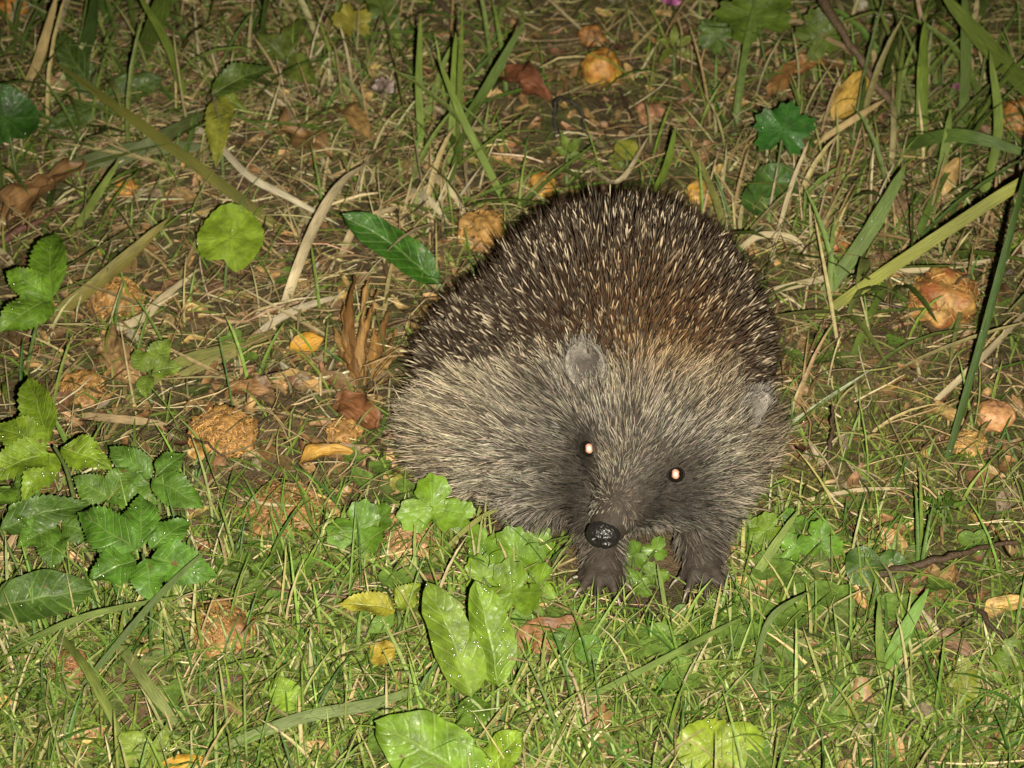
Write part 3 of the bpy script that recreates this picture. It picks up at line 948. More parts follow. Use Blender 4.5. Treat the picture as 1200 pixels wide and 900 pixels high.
    near = np.empty(N, int)
    for b0 in range(0, N, 2000):
        dd2 = ((p[b0:b0 + 2000, None] - p[None, ci]) ** 2).sum(-1)
        near[b0:b0 + 2000] = ci[dd2.argmin(1)]
    pull = rng.uniform(.10, .60, N)[:, None] * s ** 1.5
    path = path * (1 - pull[..., None]) + (path[near] + (p - p[near])[:, None] * .35) * pull[..., None]
    path[:, :, 2] = np.maximum(path[:, :, 2], .0012)
    rad = (rng.uniform(.00010, .00025, N) * (1 + .5 * flank))[:, None] * np.array([1, 1, .95, .7, .12])
    # colour by place
    beige = np.array([.49, .41, .29]); grey = np.array([.40, .36, .295])
    tipc = grey + (beige - grey) * np.clip((dn - .045) / .035, 0, 1)[:, None]
    def spot(ctr, r, cc, amt):
        g = amt * np.exp(-((p - ctr) ** 2).sum(-1) / r ** 2)[:, None]
        return tipc * (1 - g) + np.array(cc) * g
    lat = np.array([math.cos(math.radians(25)), -math.sin(math.radians(25)), 0])
    for px, py, r, cc, amt in ((690, 542, .0115, (.010, .008, .007), 1.0), (688, 525, .009, (.010, .008, .007), 1.0), (682, 575, .0135, (.014, .012, .010), 1.0), (678, 600, .008, (.025, .021, .018), .9), (788, 562, .0125, (.010, .008, .007), 1.0), (758, 598, .010, (.022, .02, .018), .9),
                               (772, 585, .013, (.022, .02, .018), .92), (800, 600, .012, (.04, .037, .035), .75), (724, 585, .006, (.15, .10, .065), .6), (724, 602, .008, (.16, .13, .10), .6),
                               (735, 530, .008, (.32, .27, .20), .6), (715, 545, .007, (.34, .29, .21), .6), (740, 500, .010, (.30, .25, .18), .5),
                               (800, 405, .024, (.32, .19, .075), .8), (740, 398, .018, (.36, .24, .11), .7), (638, 470, .012, (.10, .082, .06), .65), (648, 530, .012, (.11, .09, .07), .55), (655, 580, .011, (.09, .075, .06), .55), (690, 430, .010, (.17, .165, .16), .7), (868, 484, .010, (.19, .185, .18), .7), (905, 480, .018, (.13, .09, .055), .6), (915, 530, .014, (.17, .13, .09), .5),  # darker spots left of the cheek paint the shaded gap behind the head
                               (690, 650, .016, (.05, .042, .036), .8), (825, 640, .016, (.045, .035, .03), .8)):
        tipc = spot(surf(px, py)[0], r, cc, amt)
    tipc = tipc * (1 - leg[:, None] * .75) + np.array([.15, .122, .098]) * leg[:, None] * .75
    tipc = tipc * rng.uniform(.4, 1.4, (N, 1)) * (1 + rng.normal(0, .05, (N, 3)))
    dk = rng.random(N) < np.interp(dn, [.02, .06], [.18, .36])
    tipc[dk] *= .30
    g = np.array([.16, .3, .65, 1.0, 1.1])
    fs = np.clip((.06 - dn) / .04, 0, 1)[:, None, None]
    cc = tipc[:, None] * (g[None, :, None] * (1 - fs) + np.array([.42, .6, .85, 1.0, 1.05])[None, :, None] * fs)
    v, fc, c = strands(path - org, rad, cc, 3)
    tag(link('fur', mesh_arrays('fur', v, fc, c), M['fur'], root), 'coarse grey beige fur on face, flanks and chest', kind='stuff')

    # ---- ears: cupped shells with a soft rim
    for (e, en), yawd, nm in ((ears[0], 1, 'l'), (ears[1], -1, 'r')):
        hd = unit(e - src)
        upd = unit(hd - en * (hd @ en) * .6 + np.array([0, 0, .35]))
        nn = unit(en + np.array([0, -.35, .1]) - upd * .2)
        nn = unit(nn - upd * (nn @ upd)); sd = np.cross(upd, nn)
        nu, nv_ = 9, 11
        U, Vv = np.meshgrid(np.linspace(0, 1, nu), np.linspace(-1, 1, nv_), indexing='ij')
        wd = .0078 * np.sqrt(np.clip(1 - ((U - .42) / .60) ** 2, 0.02, 1))
        pos = e + en * .0012 + upd * (U * .0160 - .005)[..., None] + sd * (Vv * wd)[..., None] + nn * (.0044 * Vv ** 2 + .0030 * U ** 3 - .0010)[..., None]
        back = pos - nn * .0011
        idx = np.arange(nu * nv_).reshape(nu, nv_)
        F = np.stack([idx[:-1, :-1], idx[1:, :-1], idx[1:, 1:], idx[:-1, 1:]], -1).reshape(-1, 4)
        rimi = np.concatenate([idx[0], idx[1:, -1], idx[-1, ::-1][1:], idx[::-1, 0][1:-1]])
        rn = np.roll(rimi, -1); off = nu * nv_
        F2 = np.vstack([F, F[:, ::-1] + off, np.stack([rimi, rn, rn + off, rimi + off], -1)])
        pc = np.concatenate([pos.reshape(-1, 3), back.reshape(-1, 3)])
        rim = np.clip((np.maximum(np.abs(Vv), U * 1.02) - .55) / .35, 0, 1).reshape(-1, 1); rim = np.vstack([rim, rim])
        ccx = (np.array([.055, .045, .038]) * (1 - rim) + np.array([.21, .185, .16]) * rim) * (1 + .15 * rng.normal(size=(len(pc), 1)))
        ear = link('ear', mesh_arrays('ear', pc - org, F2, ccx), M['skin'], root)
        # down on the ear
        m = 420
        wr_ = (rim[:nu * nv_, 0] + .25); ii = rng.choice(nu * nv_, m, p=wr_ / wr_.sum())
        st = pos.reshape(-1, 3)[ii] + rng.normal(0, .0008, (m, 3))
        dd = unit(upd + nn * .45 + rng.normal(0, .35, (m, 3)))
        ln = rng.uniform(.0015, .0045, m)
        pth = st[:, None] + dd[:, None] * (ln[:, None] * np.linspace(0, 1, 4))[:, :, None]
        rd = np.full((m, 1), .00014) * np.array([1, 1, .7, .1])
        ct = np.array([.33, .30, .255]) * rng.uniform(.3, 1.2, (m, 1))
        v, fc, c = strands(pth - org, rd, ct[:, None] * np.array([.4, .8, 1, 1.1])[None, :, None], 3)
        tag(link('ear_down', mesh_arrays('ear_down', v, fc, c), M['fur'], ear), kind='stuff')

    # ---- eyes with the flash shining back out of them
    for e, en in eyes:
        r = .0033
        ctr = e - en * .0006
        bm = bmesh.new(); bmesh.ops.create_uvsphere(bm, u_segments=24, v_segments=16, radius=r)
        for f_ in bm.faces: f_.smooth = True
        m_ = bpy.data.meshes.new('eye'); bm.to_mesh(m_); bm.free()
        eo = link('eye', m_, M['eye'], root, loc=ctr - org)
        to = unit(CAM - ctr)
        e1 = unit(np.cross(to, [0, 0, 1])); e2 = np.cross(e1, to)
        V, nr, nth = [], 5, 20
        for a_ in np.linspace(0.02, math.radians(33), nr):
            for b_ in np.linspace(0, 2 * math.pi, nth, endpoint=False):
                sq = 1.0 + .12 * abs(math.sin(b_)) + .1 * math.sin(2 * b_ + 1)
                V.append(1.02 * r * (math.cos(a_) * to + math.sin(a_) * (.88 * math.cos(b_) * e1 + sq * math.sin(b_) * e2)))
        idx = np.arange(nr * nth).reshape(nr, nth); nx = np.roll(idx, -1, 1)
        F = np.stack([idx[:-1], nx[:-1], nx[1:], idx[1:]], -1).reshape(-1, 4)
        link('pupil', mesh_arrays('pupil', np.array(V), F), M['eyeshine'], eo)['label'] = 'pupil shining pinkish white in the flash'
        # dark lid round the eye
        V = []
        nno = unit(en * .8 + to * .4); e1 = unit(np.cross(nno, [0, 0, 1])); e2 = np.cross(e1, nno)
        mj, mn = 20, 8
        for j in range(mj):
            aj = 2 * math.pi * j / mj; rad_d = math.cos(aj) * e1 + math.sin(aj) * e2 * .9
            for q in range(mn):
                aq = 2 * math.pi * q / mn
                V.append(rad_d * (.0030 + .0006 * math.cos(aq)) + nno * (.0009 + .0006 * math.sin(aq)))
        idx = np.arange(mj * mn).reshape(mj, mn); ny = np.roll(idx, -1, 0)
        F = np.stack([idx, ny, np.roll(ny, -1, 1), np.roll(idx, -1, 1)], -1).reshape(-1, 4)
        link('eyelid', mesh_arrays('eyelid', np.array(V), F, np.tile([.008, .006, .005], (mj * mn, 1))), M['skin'], eo)

    # ---- nose: a wet black bulb with two nostrils
    bm = bmesh.new(); bmesh.ops.create_icosphere(bm, subdivisions=6, radius=1)
    fd = unit(np.array([-.26, -.90, .22])); sd = unit(np.cross(fd, [0, 0, 1])); ud = np.cross(sd, fd)
    for v in bm.verts:
        q = np.array(v.co)
        x, y, z = q[0], q[1], q[2]                 # x side, y forward, z up
        nostr = sum(math.exp(-(((x - sx * .42) / .20) ** 2 + ((z + .05 + .25 * abs(x - sx * .42)) / .17) ** 2)) for sx in (-1, 1)) * (1 if y > 0 else 0)
        groove = math.exp(-(x / .09) ** 2) * (1 if y > 0.2 and z < .45 else 0)
        rr = 1 - .40 * nostr - .09 * groove + .05 * abs(x) + .07 * (noise.voronoi(Vector(q) * 5.0)[0][0] - .3)
        w_ = rr * np.array([x * 1.08, y * .92, z * .96]) * .0059
        v.co = Vector(sd * w_[0] + fd * w_[1] + ud * w_[2])
    for f_ in bm.faces: f_.smooth = True
    m_ = bpy.data.meshes.new('nose'); bm.to_mesh(m_); bm.free()
    link('nose', m_, M['nose'], root, loc=NOSE - org)

    # ---- claws
    for s_, toes in feet.items():
        for en, d_ in toes:
            pts = [en - d_ * .001 + np.array([0, 0, .0008]), en + d_ * .0030 + np.array([0, 0, .0006]), en + d_ * .0058 + np.array([0, 0, -.0022])]
            link('claw', tube(pts, .0011, .0002, (.09, .07, .055), (.22, .18, .14), 6, 6, org, 'claw'), M['claw'], root)

    # ---- whiskers
    m = 26
    W_, R_, Cc_ = [], [], []
    for i in range(m):
        sgn = -1 if i % 2 else 1
        st = NOSE + np.array([.004, .009, 0]) + lat * sgn * rng.uniform(.004, .008) + np.array([0, rng.uniform(0, .006), rng.uniform(-.004, .003)])
        d_ = unit(lat * sgn * rng.uniform(.7, 1) + np.array([.1, rng.uniform(-.1, .6), rng.uniform(-.6, .3)]))
        L_ = rng.uniform(.010, .020); q = np.linspace(0, 1, 6)[:, None]
        W_.append(st + d_ * L_ * q + np.array([0, .003, -.004]) * q ** 2); R_.append(.00008 * np.linspace(1, .2, 6)); Cc_.append(np.tile([.05, .04, .035] if i % 3 else [.3, .27, .22], (6, 1)))
    v, fc, c = strands(np.array(W_) - org, np.array(R_), np.array(Cc_), 3)
    tag(link('whiskers', mesh_arrays('whiskers', v, fc, c), M['fur'], root), kind='stuff')
    return root


hedgehog()


# ================================================================== things lying and growing on the ground
def Q(px, py, zmm=0.0):
    """point at zmm millimetres above the soil under that place"""
    g = P(px, py, zmm / 1000)
    return P(px, py, zmm / 1000 + float(gz(g[:2])))


def blade(name, label, cat, pts, wpx, c, c2=None, fold=.16, K=16, prof=None, face=None, wet=0, mat='grass', group=None):
    """one long folded blade through the given points"""
    p = spline([Q(*q) for q in pts], K)
    s = np.linspace(0, 1, K)
    pr = np.interp(s, [0, .1, .6, .88, 1], [.7, .95, 1, .6, .06]) if prof is None else prof(s)
    t = unit(np.gradient(p, axis=0))
    toc = unit(CAM - p.mean(0)) if face is None else np.asarray(face, float)
    side = unit(np.cross(t, toc + rng.normal(0, .25, 3)))
    c = np.asarray(c, float) * (np.array([1.4, 1.03, .85]) if mat == 'grass' else 1.0); c2 = c if c2 is None else np.asarray(c2, float)
    cc = (c + (c2 - c) * s[:, None]) * (1 + .1 * rng.normal(size=(K, 1)))
    v, f, cl = ribbons((p - p[0])[None], (wpx * PX * pr)[None], side[None], cc[None], fold)
    uvs = np.stack([np.repeat(s, 3) * len(pts) + pts[0][0], np.tile([-1, 0, 1], K)], -1)
    o = link(name, mesh_arrays(name, v, f, cl, extra=uvs), M['blade' if mat == 'grass' else 'dryblade'], loc=p[0])
    tag(o, label, cat, group)
    if wet: droplets(o, wet, seed=int(pts[0][0]))
    return o


GB = 'broad grass blades standing out of the turf'
G1, G2, G3 = (.085, .165, .030), (.050, .105, .022), (.15, .20, .05)
for label, pts, wpx, c, wet in (
    ('broad blunt green grass blade standing beside the bare soil patch, front right', [(1033, 808, 0), (1050, 760, 16), (1088, 690, 34)], 17, (.075, .19, .035), 0),
    ('long pale green folded blade slanting up to the right edge', [(950, 378, 2), (1080, 290, 38), (1200, 212, 66), (1270, 172, 76)], 15, (.14, .20, .045), 0),
    ('long dark green blade leaning across the big reddish windfall fruit', [(1108, 545, 1), (1150, 400, 42), (1185, 270, 82), (1218, 140, 112)], 11, (.035, .085, .020), 10),
    ('wide dewy green blade right behind the hedgehog', [(962, 350, 2), (1020, 270, 26), (1062, 192, 50)], 19, (.060, .125, .025), 24),
    ('dark green blade leaning right, one of two crossed blades behind the hedgehog', [(528, 168, 1), (572, 100, 32), (614, 25, 62)], 13, G2, 0),
    ('thin green blade leaning left, one of two crossed blades behind the hedgehog', [(594, 240, 1), (545, 145, 36), (512, 65, 66)], 10, G1, 0),
    ('upright green blade beside the two crossed blades', [(528, 192, 1), (533, 110, 32), (534, 38, 62)], 13, G1, 0),
    ('slim upright green blade next to the withered white flower', [(496, 190, 1), (491, 110, 30), (493, 15, 68)], 10, G1, 0),
    ('tallest upright bright green blade in the back right clump', [(1080, 190, 1), (1081, 100, 36), (1084, 22, 70)], 17, G1, 0),
    ('green blade arching flat to the right edge of the back right clump', [(1045, 178, 2), (1100, 160, 28), (1150, 163, 36), (1225, 188, 28)], 18, (.055, .12, .03), 0),
    ('widest green blade slanting down through the top right corner', [(1240, 140, 4), (1165, 62, 52), (1100, -12, 84)], 24, (.075, .14, .03), 0),
    ('short upright green blade in front of the back right clump', [(1092, 250, 1), (1106, 185, 22), (1114, 128, 42)], 12, G1, 0),
    ('upright green blade against the top edge, back right', [(1128, 150, 2), (1132, 70, 34), (1130, -20, 72)], 15, (.06, .12, .03), 0),
    ('leaning blade at the right edge under the slanting wide blade', [(1150, 240, 2), (1170, 150, 36), (1160, 60, 70)], 13, G1, 0),
    ('light green blade beside the small orange windfall on the left', [(82, 278, 1), (108, 238, 20), (141, 186, 42)], 11, (.11, .19, .05), 0),
    ('broad olive blade running past the tan windfall on the left', [(58, 374, 1), (125, 322, 18), (198, 256, 34)], 20, (.12, .14, .04), 0),
    ('long olive blade lying diagonally over the thatch, back left', [(330, 270, 5), (200, 172, 20), (58, 68, 28)], 16, (.085, .115, .03), 6),
    ('bluish green blade lying flat in the front grass left of the big wet leaf', [(262, 876, 6), (350, 842, 16), (440, 824, 14), (505, 800, 8)], 13, (.085, .15, .06), 0),
    ('pale green blade bent down in the front left corner', [(68, 742, 14), (105, 790, 20), (152, 885, 6)], 13, (.10, .17, .045), 0),
    ('grey green blade lying right of the bent blade in the front left grass', [(140, 755, 10), (175, 805, 16), (214, 858, 6)], 13, (.10, .16, .06), 0),
    ('wide green blade at the top edge, back left', [(164, 72, 4), (185, 20, 48), (204, -40, 84)], 26, (.06, .12, .025), 0),
    ('narrow green blade crossing in front of the wide one, back left', [(218, 118, 2), (195, 50, 40), (160, -10, 76)], 12, (.08, .15, .03), 0),
    ('dark green blade standing at the far left of the top edge', [(85, 90, 2), (105, 40, 32), (112, -15, 64)], 20, (.03, .07, .018), 0),
    ('green blade just above the spines of the back', [(760, 240, 1), (782, 192, 28), (792, 148, 48)], 10, G1, 0),
    ('thin long green blade lying across the front grass below the nose', [(680, 822, 6), (790, 766, 20), (872, 722, 20)], 7, (.075, .15, .035), 0),
    ('thin green blade crossing the front left plants', [(0, 768, 6), (95, 724, 26), (212, 698, 22)], 7, (.08, .15, .04), 0),
    ('thin dark blade rising towards the five-leaved plant on the left', [(98, 802, 8), (180, 705, 34), (246, 640, 52)], 7, (.05, .10, .03), 0),
    ('thin arched blade left of the broad blunt blade', [(880, 822, 2), (900, 730, 24), (950, 692, 32)], 7, (.06, .12, .03), 0),
    ('thin upright blade touching the broad blunt blade', [(1036, 806, 1), (1031, 760, 18), (1030, 702, 34)], 9, (.08, .16, .035), 0),
    ('bright green blade right beside the dark forepaw', [(868, 702, 1), (898, 655, 14), (937, 596, 30)], 11, (.09, .17, .035), 0),
    ('thin green blade standing in front of the hedgehog between its paws', [(781, 726, 1), (776, 690, 12), (770, 660, 20)], 5, (.09, .17, .04), 0),
    ('grey green blade lying flat below the long olive blade, back left', [(60, 205, 4), (150, 176, 10), (255, 172, 6)], 22, (.06, .10, .045), 0),
    ('dull green blade lying across the straw above the round leaf', [(120, 200, 6), (190, 160, 14), (250, 128, 10)], 18, (.06, .10, .04), 0),
    ('soft green blade lying beside the tan windfall at left', [(150, 470, 3), (210, 425, 10), (300, 400, 8)], 14, (.10, .14, .04), 0),
    ('pale green blade lying low between the olive blade and the hedgehog', [(210, 440, 3), (280, 410, 8), (330, 385, 4)], 12, (.12, .15, .05), 0),
    ('thin pale blade slanting in front of the flank', [(505, 660, 4), (556, 612, 16), (600, 588, 24)], 6, (.12, .17, .05), 0),
):
    blade('grass_blade', label, 'grass blade', pts, wpx, c, group=GB, wet=wet)

S1, S2 = (.40, .33, .20), (.30, .22, .12)
for label, pts, wpx, c in (
    ('pale dry blade standing bent over the thatch, left of the hedgehog', [(330, 368, 2), (350, 310, 18), (372, 258, 28), (400, 214, 32), (432, 190, 24)], 14, S1),
    ('pale kinked straw between the round leaf and the back left growth', [(220, 152, 6), (245, 158, 14), (290, 205, 16), (340, 232, 12), (398, 264, 4)], 10, (.42, .37, .26)),
    ('dry straw curving under the round scalloped leaf', [(128, 387, 3), (165, 374, 8), (190, 350, 10), (234, 314, 9)], 11, S1),
    ('greyish straw lying below the pale bent blade', [(292, 398, 3), (340, 366, 9), (402, 345, 7)], 10, (.33, .28, .19)),
    ('thick jointed straw leaning at the top left corner', [(26, 110, 4), (45, 70, 24), (68, -10, 58)], 14, (.36, .27, .12)),
    ('curled brown straw at the left edge', [(-5, 668, 3), (22, 626, 14), (55, 611, 17), (85, 622, 9), (106, 642, 2)], 12, (.34, .24, .13)),
    ('long straw lying flat behind the reddish windfall', [(880, 346, 4), (1000, 320, 9), (1100, 314, 9), (1210, 298, 7)], 9, S1),
    ('pale dry blade curving down beside the dark green oblong leaf', [(478, 198, 4), (510, 208, 18), (536, 232, 14), (547, 266, 3)], 12, S1),
    ('second thinner dry blade beside the dark green oblong leaf', [(476, 222, 5), (500, 232, 13), (528, 264, 8)], 9, (.42, .36, .23)),
    ('bleached straw arching behind the right shoulder', [(862, 298, 3), (890, 276, 13), (930, 280, 11), (948, 304, 5)], 9, S1),
    ('upright straw behind the right shoulder', [(903, 305, 1), (926, 222, 26), (948, 165, 42)], 6, S1),
    ('short straw lying over the yellow leaf', [(955, 168, 8), (1000, 140, 22), (1038, 116, 28)], 9, (.38, .28, .13)),
    ('straight straw lying above the five-leaved plant', [(98, 487, 5), (150, 492, 7), (197, 497, 5)], 10, S2),
    ('wide tan dry blade near the left dark leaf', [(48, 92, 6), (100, 110, 11), (158, 116, 6)], 18, (.30, .20, .10)),
    ('straw leaning at the right edge over the pink fruit', [(1096, 470, 4), (1150, 420, 14), (1215, 352, 11)], 9, S1),
    ('straw hooked over near the yellow fruit behind', [(1000, 60, 30), (960, 40, 26), (930, 24, 24), (900, 45, 10)], 7, S2),
    ('straw lying between the back and the tan windfall', [(400, 300, 3), (420, 262, 12), (470, 240, 10)], 11, (.32, .25, .14)),
    ('thin straw arching in front of the twig by the moss', [(930, 590, 3), (1000, 575, 8), (1065, 572, 5)], 5, S1),
    ('forked straw lying on the soil patch at the right', [(1065, 700, 3), (1095, 735, 6), (1100, 745, 3)], 6, (.45, .38, .26)),
    ('dry blade lying across the soil above the back', [(690, 196, 4), (725, 212, 10), (760, 160, 16)], 7, S1),
):
    blade('dry_grass_blade', label, 'dry grass', pts, wpx, c, group='single dry blades and straws', mat='straw', fold=.35)

for label, pts, rpx, c in (
    ('dark brown twig lying on the ground right of the hedgehog', [(1030, 674, 8), (1100, 655, 14), (1190, 634, 12)], 5.5, (.045, .028, .016)),
    ('thin dark twig at the right edge below the lying twig', [(1128, 684, 8), (1160, 730, 13), (1212, 782, 10)], 3.6, (.04, .026, .016)),
    ('short dark twig standing upright beside the right flank', [(968, 555, 0), (973, 520, 12), (976, 476, 28)], 3.4, (.04, .024, .014)),
    ('dark twig slanting down from the top edge above the back', [(495, -15, 14), (545, 30, 11), (588, 64, 5)], 4.2, (.06, .04, .024)),
    ('thinner dark twig crossing below the slanting one', [(470, -5, 6), (520, 30, 9), (580, 60, 6)], 3.0, (.05, .035, .02)),
    ('thick dark stem slanting down behind the yellow leaf', [(955, -15, 46), (1000, 58, 30), (1058, 142, 3)], 7.5, (.075, .050, .028)),
    ('small black looped twig on the bare earth above the back', [(651, 162, 1), (652, 118, 12), (670, 120, 15), (683, 138, 10), (681, 162, 1)], 3.2, (.022, .018, .014)),
    ('short thin twig right of the big yellow windfall', [(728, 105, 6), (740, 138, 6), (756, 168, 3)], 2.8, (.04, .025, .015)),
    ('reddish twig lying by the crumpled brown leaf at the left', [(-8, 288, 4), (40, 262, 9), (80, 238, 6)], 5, (.09, .04, .028)),
    ('thin dark twig lying between the fibrous windfall and the hedgehog', [(228, 548, 4), (300, 502, 7), (352, 458, 4)], 2.6, (.045, .032, .018)),
    ('thin dark twig over the fibrous windfall', [(196, 500, 6), (240, 520, 15), (272, 542, 13)], 2.0, (.05, .032, .018)),
):
    p0 = Q(*pts[0])
    tw = link('twig', tube([Q(*q) for q in pts], rpx * PX, rpx * PX * .55, c, np.array(c) * 1.4, 18, 7, p0, 'twig', .0004), M['twig'], loc=p0)
    tag(tw, label, 'twig', 'twigs on the ground')


# ------------------------------------------------------------------ windfall fruit
def fruit(label, px, py, rpx, c1, c2, squash=.75, rough=.16, fibres=0, seed=0, name='windfall_fruit', stalk=False):
    import bmesh
    r = rpx * PX
    ctr = Q(px, py, r * squash * (380 if fibres else 600))
    base = ctr.copy(); base[2] = float(gz(ctr[:2]))
    bm = bmesh.new(); bmesh.ops.create_icosphere(bm, subdivisions=4, radius=1)
    off = Vector((seed * 7.3, seed * 1.7, 0))
    cols = []
    c1, c2 = np.asarray(c1, float), np.asarray(c2, float)
    for v in bm.verts:
        q = v.co.copy()
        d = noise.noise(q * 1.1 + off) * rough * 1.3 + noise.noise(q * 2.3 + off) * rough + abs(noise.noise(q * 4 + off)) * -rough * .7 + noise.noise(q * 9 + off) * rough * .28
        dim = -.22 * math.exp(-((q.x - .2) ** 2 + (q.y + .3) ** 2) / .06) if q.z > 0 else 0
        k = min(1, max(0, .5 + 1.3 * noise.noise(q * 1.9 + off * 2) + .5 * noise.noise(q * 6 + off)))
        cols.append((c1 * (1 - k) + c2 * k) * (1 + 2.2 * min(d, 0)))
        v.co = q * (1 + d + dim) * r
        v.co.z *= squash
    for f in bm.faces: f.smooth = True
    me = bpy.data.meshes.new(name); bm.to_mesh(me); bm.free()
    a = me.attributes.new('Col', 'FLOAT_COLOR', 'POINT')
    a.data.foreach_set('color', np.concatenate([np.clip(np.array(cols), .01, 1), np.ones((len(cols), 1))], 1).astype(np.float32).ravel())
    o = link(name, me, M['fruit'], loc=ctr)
    o.rotation_euler = (0, 0, seed * 1.3)
    tag(o, label, 'fruit', 'windfall fruit rotting on the ground')
    if stalk:
        link('stalk', tube([(.12 * r, -.2 * r, squash * r * .7), (.2 * r, -.35 * r, squash * r * 1.15), (.45 * r, -.5 * r, squash * r * 1.35)], .0007, .0005, (.06, .04, .02), K=6), M['twig'], o)
    if fibres:
        n, K = int(fibres * 2.2), 5
        u = unit(rng.normal(size=(n, 3))); u[:, 2] = np.abs(u[:, 2])
        t = unit(np.cross(u, rng.normal(size=(n, 3))))
        L = rng.uniform(.15, .7, n) * r
        s = np.linspace(-.5, .5, K)
        p = u[:, None] * np.array([1, 1, squash]) * r * rng.uniform(.86, 1.06, (n, 1, 1)) + t[:, None] * (L[:, None] * s)[:, :, None] - u[:, None] * (L[:, None] * s ** 2 * 1.2)[:, :, None] + rng.normal(0, .02, (n, K, 3)) * r
        rad = rng.uniform(.00018, .0005, n)[:, None] * np.array([.4, 1, 1, .9, .3])
        k = rng.uniform(0, 1, (n, 1))
        cc = (c1 * (1 - k) + c2 * k) * rng.uniform(.7, 1.5, (n, 1))
        v, f, c = strands(p, rad, np.repeat(cc[:, None], K, 1), 4)
        tag(link('pulp_fibre', mesh_arrays('pulp_fibre', v, f, c), M['litter'], o), kind='stuff')
    return o


YE, OR, TA, BR, RD = (.42, .24, .04), (.31, .13, .028), (.34, .19, .06), (.18, .09, .028), (.24, .08, .028)
for i, (label, px, py, r, c1, c2, sq, ro, fb, st) in enumerate((
    ('largest yellow windfall fruit on the bare earth above the back', 705, 80, 29, YE, OR, .9, .14, 0, True),
    ('orange brown rotten fruit touching the largest yellow one', 693, 42, 20, OR, BR, .8, .2, 0, False),
    ('tan shrivelled fruit behind the left of the spiny back', 566, 270, 34, TA, (.30, .17, .05), .75, .3, 40, False),
    ('small yellow fruit just behind the top of the back', 636, 218, 19, YE, OR, .95, .15, 0, False),
    ('small round orange fruit in the straw at upper left', 147, 221, 17, (.48, .25, .05), OR, .9, .12, 0, False),
    ('tan windfall under the olive blade at the left', 136, 352, 34, TA, (.30, .16, .05), .75, .28, 90, False),
    ('golden fibrous windfall between the left plants and the hedgehog', 262, 510, 40, (.36, .20, .06), (.20, .10, .03), 0.59, 0.44, 320, False),
    ('flattened fibrous brown windfall near the lower left of the flank', 333, 600, 44, (.28, .155, .055), (.15, .075, .03), 0.38, 0.46, 420, False),
    ('round fibrous brown windfall sunk in the front left grass', 262, 742, 34, (.30, .17, .055), (.16, .08, .03), 0.68, 0.39, 380, False),
    ('big reddish yellow windfall under the leaning dark blade', 1106, 352, 45, (.40, .24, .07), RD, .82, .2, 60, True),
    ('pinkish fruit near the right edge', 1166, 488, 23, (.48, .24, .12), (.38, .20, .08), .85, .12, 0, False),
    ('orange brown fruit at the right edge, high up', 1194, 136, 28, OR, (.28, .15, .05), .9, .18, 0, False),
    ('yellow fruit just behind the right of the back', 822, 226, 19, YE, (.32, .19, .07), .85, .2, 0, False),
    ('orange brown fruit in the straw behind the right shoulder', 975, 282, 21, (.34, .18, .06), RD, .8, .2, 20, False),
    ('tan mush of fruit beside the curled yellow leaf', 404, 506, 22, TA, BR, .6, .32, 70, False),
    ('orange fruit in the top left corner', 12, 6, 26, (.44, .20, .04), OR, .9, .12, 0, False),
    ('tan crumbling fruit above the left leafy plant', 96, 456, 28, TA, BR, .55, .34, 130, False),
    ('pinkish brown shrunken fruit right of the short twig', 763, 132, 20, (.30, .13, .07), (.22, .12, .06), .7, .25, 0, False),
    ('brown fibrous husk behind the lobed leaves at the flank', 478, 630, 40, (.36, .22, .10), (.19, .10, .045), .42, .36, 360, False),
    ('half sunk brown fruit in the front left corner grass', 82, 785, 22, (.24, .12, .05), (.16, .08, .03), .7, .3, 160, False),
    ('ochre crumb of fruit right of the pink fruit', 1134, 520, 22, (.40, .25, .08), TA, .5, .3, 60, False),
)):
    fruit(label, px, py, r, c1, c2, sq, ro, fb, i + 1, stalk=st)

